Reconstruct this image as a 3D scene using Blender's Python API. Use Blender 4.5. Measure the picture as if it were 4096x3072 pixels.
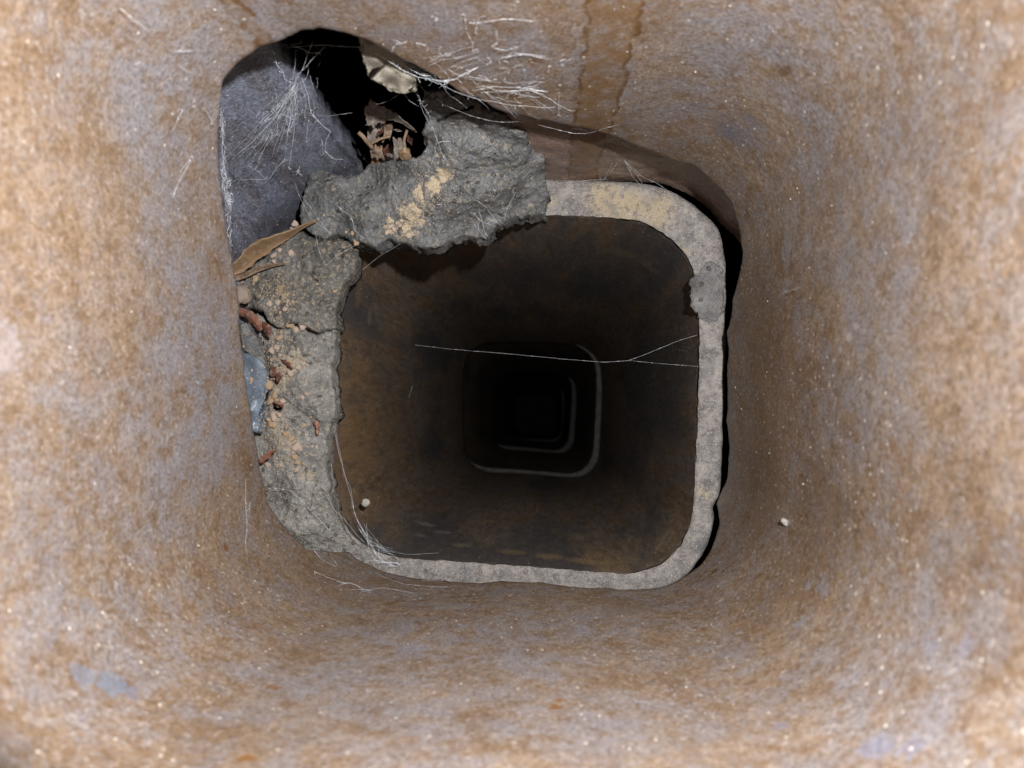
import bpy, bmesh, math, random
from mathutils import Vector, Matrix, noise
from mathutils.geometry import delaunay_2d_cdt
random.seed(7)
S = bpy.context.scene
for o in list(bpy.data.objects): bpy.data.objects.remove(o)

# ------------------------------------------------------------------ camera
# The flue runs straight down (-Z); the camera hangs in it, tipped a little to one side.
W0, H0, F0 = 4096.0, 3072.0, 2950.0
fwd = Vector((-(2173 - 2048) / F0, (1681 - 1536) / F0, -1)).normalized()
cq = Vector((0, 0, -1)).rotation_difference(fwd)
cam = bpy.data.cameras.new('camera'); camo = bpy.data.objects.new('camera', cam)
S.collection.objects.link(camo); S.camera = camo
camo.rotation_mode = 'QUATERNION'; camo.rotation_quaternion = cq
cam.sensor_width = 36; cam.lens = 36 * F0 / W0
cam.clip_start = 0.004; cam.clip_end = 50
cam.dof.use_dof = True; cam.dof.focus_distance = 0.335; cam.dof.aperture_fstop = 15
CM = cq.to_matrix()

# ------------------------------------------------------------------ world, flash, exposure
wd = bpy.data.worlds.new('World'); S.world = wd; wd.use_nodes = True
bg = wd.node_tree.nodes['Background']
bg.inputs[0].default_value = (0.75, 0.86, 1.0, 1); bg.inputs[1].default_value = 0.012
fl = bpy.data.lights.new('camera_flash', 'SPOT'); flo = bpy.data.objects.new('camera_flash', fl)
S.collection.objects.link(flo); flo.location = (0.034, 0.042, 0.012)
fl.energy = 6.5; fl.shadow_soft_size = 0.004; fl.spot_size = math.radians(97); fl.spot_blend = 0.16
fl.color = (1.0, 0.985, 0.985)
flo.rotation_mode = 'QUATERNION'
flo.rotation_quaternion = Vector((0, 0, -1)).rotation_difference(Vector((-0.08, 0.02, -1)).normalized())
S.view_settings.view_transform = 'Standard'; S.view_settings.look = 'None'
S.view_settings.exposure = 0.0; S.view_settings.gamma = 1
S.render.engine = 'CYCLES'
S.cycles.use_adaptive_sampling = True; S.cycles.adaptive_threshold = 0.02; S.cycles.max_bounces = 4; S.cycles.diffuse_bounces = 1; S.cycles.glossy_bounces = 1; S.cycles.transmission_bounces = 0; S.cycles.caustics_reflective = False

# ------------------------------------------------------------------ helpers
C = S.collection
def slope(px, py):
    v = CM @ Vector(((px - W0 / 2) / F0, -(py - H0 / 2) / F0, -1))
    return Vector((v.x / -v.z, v.y / -v.z))
def at(px, py, d):
    s = slope(px, py); return Vector((s.x * d, s.y * d, -d))
def nz(p, sc, seed=0.0): return noise.noise(Vector(p) * sc + Vector((seed, seed * 1.7, -seed)))
def fb(p, sc, seed=0.0, o=4): return noise.fractal(Vector(p) * sc + Vector((seed, seed * 1.7, -seed)), 0.9, 2.1, o)
def mesh_obj(name, verts, faces, mat, parent=None, smooth=True):
    me = bpy.data.meshes.new(name); me.from_pydata([tuple(v) for v in verts], [], faces)
    me.update()
    if smooth: me.polygons.foreach_set('use_smooth', [True] * len(me.polygons))
    me.materials.append(mat)
    o = bpy.data.objects.new(name, me); C.objects.link(o)
    if parent: o.parent = parent
    return o
def tag(o, label=None, cat=None, group=None, kind=None):
    if label: o['label'] = label
    if cat: o['category'] = cat
    if group: o['group'] = group
    if kind: o['kind'] = kind
    return o
def empty(name, loc):
    o = bpy.data.objects.new(name, None); C.objects.link(o); o.location = loc
    o.empty_display_size = 0.02
    return o
def lerp(a, b, t): return a + (b - a) * t
def sstep(a, b, x):
    t = max(0, min(1, (x - a) / (b - a))); return t * t * (3 - 2 * t)

# ------------------------------------------------------------------ materials
class NT:
    def __init__(s, name):
        m = bpy.data.materials.new(name); m.use_nodes = True
        s.m = m; s.t = m.node_tree; s.b = s.t.nodes['Principled BSDF']
        s.co = s.t.nodes.new('ShaderNodeTexCoord').outputs['Object']
    def n(s, t, **k):
        nd = s.t.nodes.new(t)
        for a, v in k.items(): setattr(nd, a, v)
        return nd
    def L(s, a, b): s.t.links.new(a, b)
    def noise(s, sc, det=5, rough=0.6, off=0, dist=0.0):
        mp = s.n('ShaderNodeMapping'); mp.inputs['Location'].default_value = (off, off * 1.3, off * .7); s.L(s.co, mp.inputs[0])
        nd = s.n('ShaderNodeTexNoise'); nd.inputs['Scale'].default_value = sc
        nd.inputs['Detail'].default_value = det; nd.inputs['Roughness'].default_value = rough
        nd.inputs['Distortion'].default_value = dist
        s.L(mp.outputs[0], nd.inputs['Vector']); return nd.outputs['Fac']
    def vor(s, sc, feat='F1', off=0):
        mp = s.n('ShaderNodeMapping'); mp.inputs['Location'].default_value = (off, off, off); s.L(s.co, mp.inputs[0])
        nd = s.n('ShaderNodeTexVoronoi'); nd.feature = feat; nd.inputs['Scale'].default_value = sc
        s.L(mp.outputs[0], nd.inputs['Vector']); return nd
    def ramp(s, f, stops):
        r = s.n('ShaderNodeValToRGB'); e = r.color_ramp.elements
        while len(e) < len(stops): e.new(0.5)
        for el, (p, c) in zip(e, stops):
            el.position = p; el.color = (*c, 1) if len(c) == 3 else c
        s.L(f, r.inputs[0]); return r.outputs[0]
    def rng(s, f, a, b, c=0.0, d=1.0):
        r = s.n('ShaderNodeMapRange'); r.interpolation_type = 'SMOOTHSTEP'
        for i, v in enumerate((a, b, c, d)): r.inputs[i + 1].default_value = v
        s.L(f, r.inputs[0]); return r.outputs[0]
    def mix(s, fac, a, b, mode='MIX'):
        m = s.n('ShaderNodeMix'); m.data_type = 'RGBA'; m.blend_type = mode
        for sock, v in ((m.inputs[0], fac), (m.inputs[6], a), (m.inputs[7], b)):
            if isinstance(v, (int, float)): sock.default_value = v
            elif isinstance(v, tuple): sock.default_value = (*v, 1)
            else: s.L(v, sock)
        return m.outputs[2]
    def math(s, op, a, b=0.0, c=None):
        m = s.n('ShaderNodeMath'); m.operation = op
        for i, v in enumerate((a, b) if c is None else (a, b, c)):
            if isinstance(v, (int, float)): m.inputs[i].default_value = v
            else: s.L(v, m.inputs[i])
        return m.outputs[0]
    def vmath(s, op, a, b):
        m = s.n('ShaderNodeVectorMath'); m.operation = op
        for i, v in enumerate((a, b)):
            if isinstance(v, (tuple, Vector)): m.inputs[i].default_value = tuple(v)
            else: s.L(v, m.inputs[i])
        return m
    def spot(s, p, r0, r1, warp=None):
        co = s.co if warp is None else warp
        d = s.vmath('DISTANCE', co, tuple(p)).outputs['Value']
        return s.rng(d, r1, r0)
    def warp(s, sc, amt, off=0):
        mp = s.n('ShaderNodeMapping'); mp.inputs['Location'].default_value = (off, off, off); s.L(s.co, mp.inputs[0])
        nd = s.n('ShaderNodeTexNoise'); nd.inputs['Scale'].default_value = sc; nd.inputs['Detail'].default_value = 1
        s.L(mp.outputs[0], nd.inputs['Vector'])
        a = s.vmath('SUBTRACT', nd.outputs['Color'], (.5, .5, .5)).outputs[0]
        sc_ = s.n('ShaderNodeVectorMath'); sc_.operation = 'SCALE'; s.L(a, sc_.inputs[0]); sc_.inputs['Scale'].default_value = amt
        return s.vmath('ADD', s.co, sc_.outputs[0]).outputs[0]
    def finish(s, col, rough=0.7, spec=0.3, bump=None, bstr=0.5, bdist=0.001):
        if isinstance(col, tuple): s.b.inputs['Base Color'].default_value = (*col, 1)
        else: s.L(col, s.b.inputs['Base Color'])
        if isinstance(rough, (int, float)): s.b.inputs['Roughness'].default_value = rough
        else: s.L(rough, s.b.inputs['Roughness'])
        s.b.inputs['Specular IOR Level'].default_value = spec
        if bump is not None:
            b = s.n('ShaderNodeBump'); b.inputs['Strength'].default_value = bstr; b.inputs['Distance'].default_value = bdist
            s.L(bump, b.inputs['Height']); s.L(b.outputs[0], s.b.inputs['Normal'])
        return s.m

def clay(name, cols, grey, stains=(), stripes=(), greyamt=(0.48, 0.66), rough=(0.34, 0.5), specks=0.5, spec=0.45, dark=None, broken=None, zones=(), stretch=None, bump=.22):
    m = NT(name)
    if stretch:      # runs and soot follow the length of the flue
        mp = m.n('ShaderNodeMapping'); mp.inputs['Scale'].default_value = (1, 1, stretch); m.L(m.co, mp.inputs[0]); keep = m.co; m.co = mp.outputs[0]
    n1 = m.noise(46, 4, 0.62); n2 = m.noise(300, 4, 0.7, 3.1); n3 = m.noise(95, 4, 0.7, 8.3)
    dk = m.noise(17, 4, 0.6, 2.2) if dark else None
    if stretch: m.co = keep
    n4 = m.noise(1000, 2, 0.6, 1.3); f2 = m.noise(620, 3, 0.7, 5.5)
    mixn = m.math('ADD', m.math('MULTIPLY', n1, 0.40), m.math('MULTIPLY', n2, 0.60))
    col = m.ramp(mixn, [(0.32, cols[0]), (0.46, cols[1]), (0.56, cols[2]), (0.70, cols[3])])
    g = m.rng(m.math('ADD', m.math('MULTIPLY', n3, 0.6), m.math('MULTIPLY', f2, 0.4)), *greyamt)
    col = m.mix(m.math('MULTIPLY', g, 0.62), col, grey)
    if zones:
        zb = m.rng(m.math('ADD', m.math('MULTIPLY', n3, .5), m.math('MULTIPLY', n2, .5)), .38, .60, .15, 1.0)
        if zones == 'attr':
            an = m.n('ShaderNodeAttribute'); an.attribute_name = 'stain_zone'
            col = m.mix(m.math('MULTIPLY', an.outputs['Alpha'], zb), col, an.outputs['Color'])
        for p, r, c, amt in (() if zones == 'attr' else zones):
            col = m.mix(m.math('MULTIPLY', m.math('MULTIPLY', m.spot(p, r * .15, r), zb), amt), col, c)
    # fine darker and lighter flecks of the fired body
    col = m.mix(m.rng(n4, 0.42, 0.66, 0.0, 0.50), col, tuple(c * .55 for c in cols[0]))
    col = m.mix(m.rng(f2, 0.58, 0.68, 0, 0.50), col, tuple(min(.8, c * 1.4 + .06) for c in cols[3]))
    if dark: col = m.mix(m.math('MULTIPLY', m.rng(dk, dark[0], dark[1]), dark[3]), col, dark[2])
    wp = m.warp(130, 0.006)
    sx = m.n('ShaderNodeSeparateXYZ'); m.L(wp, sx.inputs[0])
    sn = m.noise(160, 3, 0.6, 6.6) if stripes else None
    for (x0, x1, ylim) in stripes:
        a = m.math('MULTIPLY', m.rng(sx.outputs[0], x0 - .0006, x0 + .0006), m.rng(sx.outputs[0], x1 + .0006, x1 - .0006))
        a = m.math('MULTIPLY', a, m.rng(sx.outputs[1], ylim - .004, ylim))
        e = m.math('ADD', m.rng(m.math('ABSOLUTE', m.math('SUBTRACT', sx.outputs[0], x0)), .0012, .0002),
                   m.rng(m.math('ABSOLUTE', m.math('SUBTRACT', sx.outputs[0], x1)), .0012, .0002))
        e = m.math('MULTIPLY', e, m.rng(sx.outputs[1], ylim - .004, ylim))
        col = m.mix(m.math('MULTIPLY', a, m.rng(sn, .34, .60, .15, .75)), col, (.18, .10, .040))
        col = m.mix(m.math('MULTIPLY', e, m.rng(sn, .34, .56, .1, .8)), col, (.11, .052, .016))
    ws = m.warp(500, 0.004, 2)
    for st in stains:
        p, r, c, amt = st[:4]; brk = broken or (c[2] > c[0])
        k_ = m.spot(p, r * (.2 if brk else .75), r * (1.7 if brk else 1), ws)
        if brk: k_ = m.rng(m.math('ADD', m.math('MULTIPLY', k_, .5), m.math('MULTIPLY', f2, .9)), .62, .86)
        col = m.mix(m.math('MULTIPLY', k_, amt * (.6 if brk and not broken else 1)), col, c)
    # white salt specks
    v = m.vor(330); d = m.rng(v.outputs['Distance'], .17, .10)
    pick = m.n('ShaderNodeSeparateColor'); m.L(v.outputs['Color'], pick.inputs[0])
    d = m.math('MULTIPLY', d, m.rng(pick.outputs[0], .80, .86))
    col = m.mix(m.math('MULTIPLY', d, specks), col, (.74, .68, .60))
    r = m.rng(n2, .3, .7, rough[0], rough[1])
    h = m.math('ADD', m.math('MULTIPLY', n2, .5), m.math('ADD', m.math('MULTIPLY', n4, .8), m.math('MULTIPLY', d, .5)))
    return m.finish(col, r, spec, h, bump, 0.0012)

def wall1(px, py): return at(px, py, wall_depth(px, py))

def rr_section(cx, cy, hx, hy, r, n):
    """rounded rectangle, n points evenly spaced by arc length, starting mid right, counter clockwise"""
    pts = []
    for (qx, qy, a0) in ((1, 1, 0), (-1, 1, 90), (-1, -1, 180), (1, -1, 270)):
        for i in range(25):
            a = math.radians(a0 + 90 * i / 24)
            pts.append(Vector((cx + qx * (hx - r) + r * math.cos(a), cy + qy * (hy - r) + r * math.sin(a))))
    return resample(pts, n)
def resample(pts, n, closed=True):
    q = list(pts) + ([pts[0]] if closed else [])
    L = [0]
    for a, b in zip(q, q[1:]): L.append(L[-1] + (b - a).length)
    out = []; j = 0; m_ = n if closed else n - 1
    for i in range(n):
        t = L[-1] * i / m_
        while j < len(L) - 2 and L[j + 1] < t: j += 1
        k = (t - L[j]) / max(1e-12, L[j + 1] - L[j]); out.append(q[j].lerp(q[j + 1], k))
    return out
def chaikin(pts, it=2):
    for _ in range(it):
        o = []
        for a, b in zip(pts, pts[1:] + pts[:1]): o += [a.lerp(b, .25), a.lerp(b, .75)]
        pts = o
    return pts
def normals2(p):
    n = len(p); out = []
    for i in range(n):
        t = p[(i + 1) % n] - p[i - 1]; v = Vector((t.y, -t.x)).normalized(); out.append(v)
    return out    # outward for counter clockwise loops

# ------------------------------------------------------------------ the uppermost liner's section and its broken lip
LIP = [(902,329),(886,443),(883,538),(877,633),(889,728),(899,823),(912,918),(933,1026),(953,1139),(968,1242),(973,1332),(984,1430),
 (999,1551),(1020,1689),(1048,1852),(1066,1942),(1087,2009),(1141,2093),(1189,2147),(1237,2190),(1322,2202),(1400,2205),(1430,2232),
 (1490,2256),(1539,2280),(1623,2298),(1770,2311),(2014,2315),(2176,2325),(2290,2343),(2420,2346),(2583,2349),(2665,2335),(2746,2295),
 (2790,2260),(2822,2223),(2858,2151),(2873,2091),(2861,2012),(2884,1955),(2900,1922),(2903,1681),(2906,1500),(2907,1333),(2929,1197),
 (2953,1117),(2969,1024),(2964,993),(2955,917),(2928,829),(2887,770),(2823,711),(2764,664),(2682,647),(2535,588),(2388,535),(2288,517),
 (2176,494),(2053,470),(1976,447),(1918,406),(1858,389),(1770,335),(1654,274),(1546,213),(1451,172),(1363,142),(1275,130),(1193,145),
 (1125,179),(1058,203),(976,250),(929,294)]
N1 = 560
SEC1 = rr_section(-.013, .020, .095, .088, .042, N1)
def polar_table(pts2):
    t = sorted((math.atan2(p.y, p.x), p.length) for p in pts2)
    return [(t[-1][0] - 2 * math.pi, t[-1][1])] + t + [(t[0][0] + 2 * math.pi, t[0][1])]
def polar_get(tab, a):
    lo, hi = 0, len(tab) - 1
    while hi - lo > 1:
        m = (lo + hi) // 2
        if tab[m][0] <= a: lo = m
        else: hi = m
    k = (a - tab[lo][0]) / max(1e-9, tab[hi][0] - tab[lo][0])
    return lerp(tab[lo][1], tab[hi][1], k)
LIPT = polar_table([slope(*p) for p in LIP]); SECT1 = polar_table(SEC1)
def wall_depth(px, py):
    s = slope(px, py); return polar_get(SECT1, math.atan2(s.y, s.x)) / s.length
def lip_depth(p): return p.length / polar_get(LIPT, math.atan2(p.y, p.x))

brown = [(.152, .096, .053), (.220, .147, .092), (.282, .205, .144), (.342, .272, .212)]
stains_and_glare1 = []
for (px, py, r, c, amt) in [(905,2185,.0021,(.15,.065,.016),.8),(880,2165,.0012,(.15,.065,.016),.5),(980,3040,.0021,(.22,.10,.02),.85),(1097,2752,.0022,(.19,.09,.03),.7),
        (2225,2828,.0020,(.20,.085,.018),.8),(2235,2800,.0016,(.20,.085,.018),.7),(2815,2515,.0017,(.17,.085,.03),.8),(2780,2512,.0015,(.17,.085,.03),.8),(1555,2412,.0026,(.15,.08,.03),.6),
        (3240,2340,.0020,(.24,.26,.30),.8),(3290,2330,.0026,(.24,.26,.30),.8),(3300,2370,.0022,(.24,.26,.30),.7),(3185,2498,.0022,(.25,.27,.31),.9),(3215,2475,.0014,(.27,.29,.33),.7),
        (330,2700,.0034,(.17,.20,.27),.9),(440,2740,.0038,(.15,.19,.26),.95),(510,2770,.0026,(.17,.20,.28),.8),(200,2560,.0026,(.2,.21,.27),.6),(350,2430,.0028,(.2,.2,.23),.7),
        (3500,2990,.0036,(.19,.21,.31),.8),(3640,2990,.0026,(.19,.21,.31),.7),(3720,2560,.0030,(.2,.2,.26),.6),(3860,2580,.0026,(.2,.2,.28),.6),(3120,2900,.0022,(.2,.22,.3),.6),
        (2900,520,.0060,(.12,.12,.15),.65),(3000,480,.0045,(.12,.12,.15),.6),(2800,430,.0040,(.13,.13,.16),.5)]:
    stains_and_glare1.append((wall1(px, py), r, c, amt))
BG = (.252, .250, .276); DG = (.15, .15, .17); RU = (.185, .108, .050)
zones1 = [(wall1(*p), r, c, a) for p, r, c, a in [((850,1450),.040,BG,.95),((760,1250),.035,BG,.7),((840,1750),.030,BG,.8),((600,250),.040,BG,.6),((850,700),.028,BG,.6),((300,1500),.030,BG,.4),
  ((1700,2560),.035,BG,.75),((2200,2500),.030,BG,.65),((1300,2750),.035,BG,.6),((2500,2900),.03,BG,.5),((2100,2650),.03,BG,.6),((2900,520),.022,DG,.85),((2600,380),.025,BG,.7),((3300,650),.030,BG,.55),((3700,400),.03,BG,.4),((2000,150),.03,BG,.6),((1700,60),.025,BG,.6),((2300,250),.025,BG,.6),((3000,150),.04,BG,.7),((1150,60),.03,BG,.6),((700,500),.04,BG,.6),((650,1000),.03,BG,.5),((650,1900),.035,BG,.6),((350,2500),.03,BG,.5),((3500,1500),.035,BG,.45),((3500,1000),.035,BG,.5),((3600,2800),.04,BG,.55),((1800,2900),.03,BG,.5),
  ((3080,1500),.040,RU,.8),((3050,1900),.040,RU,.8),((3000,1200),.030,RU,.6),((3200,2300),.040,RU,.6),((2500,2420),.02,RU,.4),((1750,300),.018,RU,.6),((200,900),.05,(.36,.245,.15),.5),((3900,1500),.04,(.36,.26,.18),.4),((1250,2300),.03,RU,.55),((900,2250),.03,RU,.4)]]
for (px, py, r, c, amt) in [(10,1390,.0060,(.45,.42,.47),.45),(190,1290,.0014,(.4,.38,.42),.4),(3425,1310,.0014,(.40,.37,.36),.7),(3395,1350,.0014,(.40,.37,.36),.7),(3365,1400,.0014,(.38,.36,.35),.6),(3335,1450,.0012,(.36,.34,.33),.5),  # first entry: flash glare at the left edge, painted in as pale colour
        (2860,2285,.0014,(.07,.05,.035),.7),(2900,2280,.0014,(.07,.05,.035),.7),(2940,2283,.0013,(.08,.055,.04),.6),(2975,2290,.0012,(.08,.055,.04),.5),(2820,2290,.0012,(.07,.05,.035),.6),(3130,290,.0020,(.11,.065,.03),.7),(3150,275,.0014,(.11,.065,.03),.7)]:
    stains_and_glare1.append((wall1(px, py), r, c, amt))
MAT_CLAY = clay('salt_glazed_clay', brown, (.255, .250, .275), stains_and_glare1,
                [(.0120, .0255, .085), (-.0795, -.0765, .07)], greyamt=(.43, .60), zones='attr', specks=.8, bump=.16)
MAT_SHARD_BROWN = clay('brown_clay_shard', [(.17,.108,.076),(.25,.17,.128),(.31,.215,.17),(.36,.27,.22)], (.26,.24,.245), specks=.3,
                       stripes=[(.0120, .0255, .085)])
MAT_SHARD_DARK = clay('dark_glazed_clay', [(.060,.052,.055),(.115,.115,.14),(.17,.16,.175),(.33,.35,.43)], (.28,.32,.43), specks=1.0, greyamt=(.42,.56), rough=(.24,.42), spec=.6, stretch=.22, bump=.35, zones=[(at(*p), r, c, a) for p, r, c, a in [((1080,320,.28),.022,(.42,.47,.60),.9),((1200,480,.33),.020,(.36,.38,.46),.8),((960,620,.33),.020,(.15,.10,.085),.8),((1050,880,.37),.035,(.085,.065,.065),.9),((1400,560,.36),.022,(.20,.20,.21),.8),((1330,700,.37),.02,(.17,.17,.19),.7)]])
MAT_SOOT = clay('sooted_clay', [(.12,.078,.042),(.20,.128,.068),(.26,.17,.095),(.31,.235,.15)], (.17,.165,.165), specks=.5, greyamt=(.40,.6),
                rough=(.4, .65), dark=(.42, .62, (.06, .058, .058), .85), stretch=.18)

def t2(px, py, d): return at(px, py, d) - Vector((-.0132, .0129, -.355))
dep = [((1600,2125,.44),.006,(.34,.34,.31),.75),((1700,2105,.46),.007,(.36,.36,.33),.8),((1770,2130,.44),.006,(.34,.34,.31),.75),((1680,2150,.42),.005,(.33,.32,.28),.7),((1850,2175,.40),.006,(.36,.29,.17),.6),
 ((2050,2190,.39),.008,(.36,.26,.12),.7),((2200,2205,.385),.009,(.38,.27,.12),.75),((2330,2215,.38),.009,(.40,.28,.13),.8),((2440,2225,.38),.007,(.38,.27,.13),.7),((2650,2130,.39),.006,(.33,.28,.18),.7),((2620,2170,.385),.005,(.33,.28,.18),.6),
 ((1420,1190,.40),.006,(.33,.24,.12),.6),((1490,1270,.43),.006,(.36,.31,.22),.6),((1440,1160,.40),.005,(.26,.16,.06),.7),((2480,1010,.42),.010,(.27,.22,.12),.6),((2600,1060,.42),.008,(.28,.23,.13),.6),((1400,1500,.40),.010,(.28,.165,.06),.6),((1400,1700,.40),.009,(.28,.165,.06),.6),((1460,2040,.39),.003,(.5,.46,.40),.8),((1420,1960,.39),.002,(.5,.46,.40),.8)]
MAT_SOOT2 = clay('sooted_clay_with_deposits', [(.125,.080,.046),(.21,.138,.083),(.28,.19,.12),(.36,.28,.20)], (.20,.198,.205), [(t2(*p), r, c, a * .62) for p, r, c, a in dep], specks=1.0, greyamt=(.42,.58),
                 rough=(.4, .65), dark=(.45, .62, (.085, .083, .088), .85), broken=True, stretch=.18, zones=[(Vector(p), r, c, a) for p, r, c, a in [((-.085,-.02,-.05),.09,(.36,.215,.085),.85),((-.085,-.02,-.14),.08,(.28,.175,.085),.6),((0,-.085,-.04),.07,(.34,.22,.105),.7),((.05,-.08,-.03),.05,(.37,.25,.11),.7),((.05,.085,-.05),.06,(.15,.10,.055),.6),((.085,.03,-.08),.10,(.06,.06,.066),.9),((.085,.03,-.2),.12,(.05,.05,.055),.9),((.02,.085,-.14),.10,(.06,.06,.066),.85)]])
def rim_mat(name='sandy_rim_clay', dk=1.0):
    m = NT(name)
    n1 = m.noise(130, 5, .7); n2 = m.noise(950, 4, .75, 2); n3 = m.noise(42, 3, .6, 4); n4 = m.noise(420, 4, .7, 6)
    col = m.ramp(m.math('ADD', m.math('MULTIPLY', n1, .55), m.math('MULTIPLY', n4, .45)), [(.37, (.12,.114,.113)), (.46, (.225,.206,.196)), (.54, (.31,.282,.262)), (.66, (.41,.375,.345))])
    tn = m.rng(m.math('ADD', m.math('MULTIPLY', n3, .5), m.math('MULTIPLY', n4, .5)), .46, .54, .1, .85)
    for p, r in (((2420,800),.014),((2520,830),.012),((2200,800),.006),((2640,850),.012),((2720,1000),.006),((2810,1970),.005),((2850,1090),.004)):
        col = m.mix(m.math('MULTIPLY', m.spot(at(*p, .355) - Vector((-.0132, .0129, -.355)), r * .3, r), tn), col, (.44, .355, .235))
    col = m.mix(m.rng(m.noise(60, 4, .65, 11), .52, .64, 0, .55), col, (.17, .168, .172))
    col = m.mix(m.rng(n2, .56, .66, 0, .7), col, (.10, .095, .09))
    col = m.mix(m.rng(m.noise(230, 4, .7, 14), .55, .66, 0, .6), col, (.14, .135, .13))
    col = m.mix(m.rng(m.noise(1300, 2, .6, 9), .60, .68, 0, .7), col, (.60, .55, .48))
    h = m.math('ADD', n2, m.math('MULTIPLY', n4, 1.4))
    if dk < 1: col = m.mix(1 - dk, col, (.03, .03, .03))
    return m.finish(col, .85, .2, h, .6, .0012)
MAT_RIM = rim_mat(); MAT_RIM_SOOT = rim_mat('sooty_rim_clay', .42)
def mortar_mat(name, base, dust, dustpts=(), grit=.5):
    m = NT(name)
    n1 = m.noise(75, 5, .65); n2 = m.noise(520, 4, .7, 2); n3 = m.noise(1500, 2, .6, 5)
    col = m.ramp(n1, [(.32, tuple(c * .55 for c in base)), (.47, base), (.6, tuple(c * 1.35 for c in base)), (.72, tuple(c * 1.7 + .01 for c in base))])
    col = m.mix(m.rng(n2, .5, .68, 0, .5), col, tuple(c * 1.5 + .02 for c in dust) if grit > .6 else tuple(c * .8 for c in dust))
    col = m.mix(m.rng(n3, .56, .72, 0, .5), col, tuple(c * .35 for c in base))
    wp = m.warp(260, .009); wf = m.noise(600, 4, .75, 7)
    tot = None
    for p, r in dustpts:
        f = m.spot(p, r * .2, r, wp); tot = f if tot is None else m.math('MAXIMUM', tot, f)
    if tot is not None:
        k = m.rng(m.math('ADD', m.math('MULTIPLY', tot, .62), m.math('MULTIPLY', wf, 1.3)), .84, 1.12)
        col = m.mix(m.math('MULTIPLY', k, .95), col, dust)
    v = m.vor(480, off=3); d = m.rng(v.outputs['Distance'], .22, .12)
    pk = m.n('ShaderNodeSeparateColor'); m.L(v.outputs['Color'], pk.inputs[0])
    col = m.mix(m.math('MULTIPLY', d, m.rng(pk.outputs[1], .80, .84, 0, grit)), col, (.50, .42, .32))
    v2 = m.vor(260, off=9); d2 = m.rng(v2.outputs['Distance'], .34, .22); pk2 = m.n('ShaderNodeSeparateColor'); m.L(v2.outputs['Color'], pk2.inputs[0])
    d2 = m.math('MULTIPLY', d2, m.rng(pk2.outputs[1], .74, .78, 0, .7)); col = m.mix(d2, col, tuple(c * .42 for c in base))
    h = m.math('ADD', m.math('MULTIPLY', n2, 1.2), m.math('ADD', m.math('MULTIPLY', n3, .5), m.math('MULTIPLY', d2, .6)))
    return m.finish(col, .9, .15, h, .95, .0022)
def plain(name, c0, c1, sc=300, rough=.6, spec=.3, bd=.0006):
    m = NT(name); n1 = m.noise(sc, 5, .65); n2 = m.noise(sc * 5, 3, .6, 3)
    col = m.mix(m.rng(n1, .35, .65), c0, c1)
    col = m.mix(m.rng(n2, .5, .75, 0, .5), col, tuple(c * .5 for c in c0))
    return m.finish(col, rough, spec, m.math('ADD', n1, n2), .5, bd)
MAT_MASONRY = plain('old_chimney_masonry', (.05,.04,.034), (.09,.072,.06), 60, .95, .1, .003)
MAT_BED = plain('ashy_mortar_bed', (.03,.027,.025), (.06,.05,.042), 120, .95, .1, .003)

# ------------------------------------------------------------------ setting: the masonry shaft round the liners
def box_shell(name, x0, x1, y0, y1, z0, z1, mat):
    v = [(x0,y0,z0),(x1,y0,z0),(x1,y1,z0),(x0,y1,z0),(x0,y0,z1),(x1,y0,z1),(x1,y1,z1),(x0,y1,z1)]
    f = [(4,5,1,0),(5,6,2,1),(6,7,3,2),(7,4,0,3),(0,1,2,3)]
    return mesh_obj(name, v, f, mat, smooth=False)
tag(box_shell('chimney_shaft', -.22, .20, -.19, .22, -3.45, .03, MAT_MASONRY), kind='structure')

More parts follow.
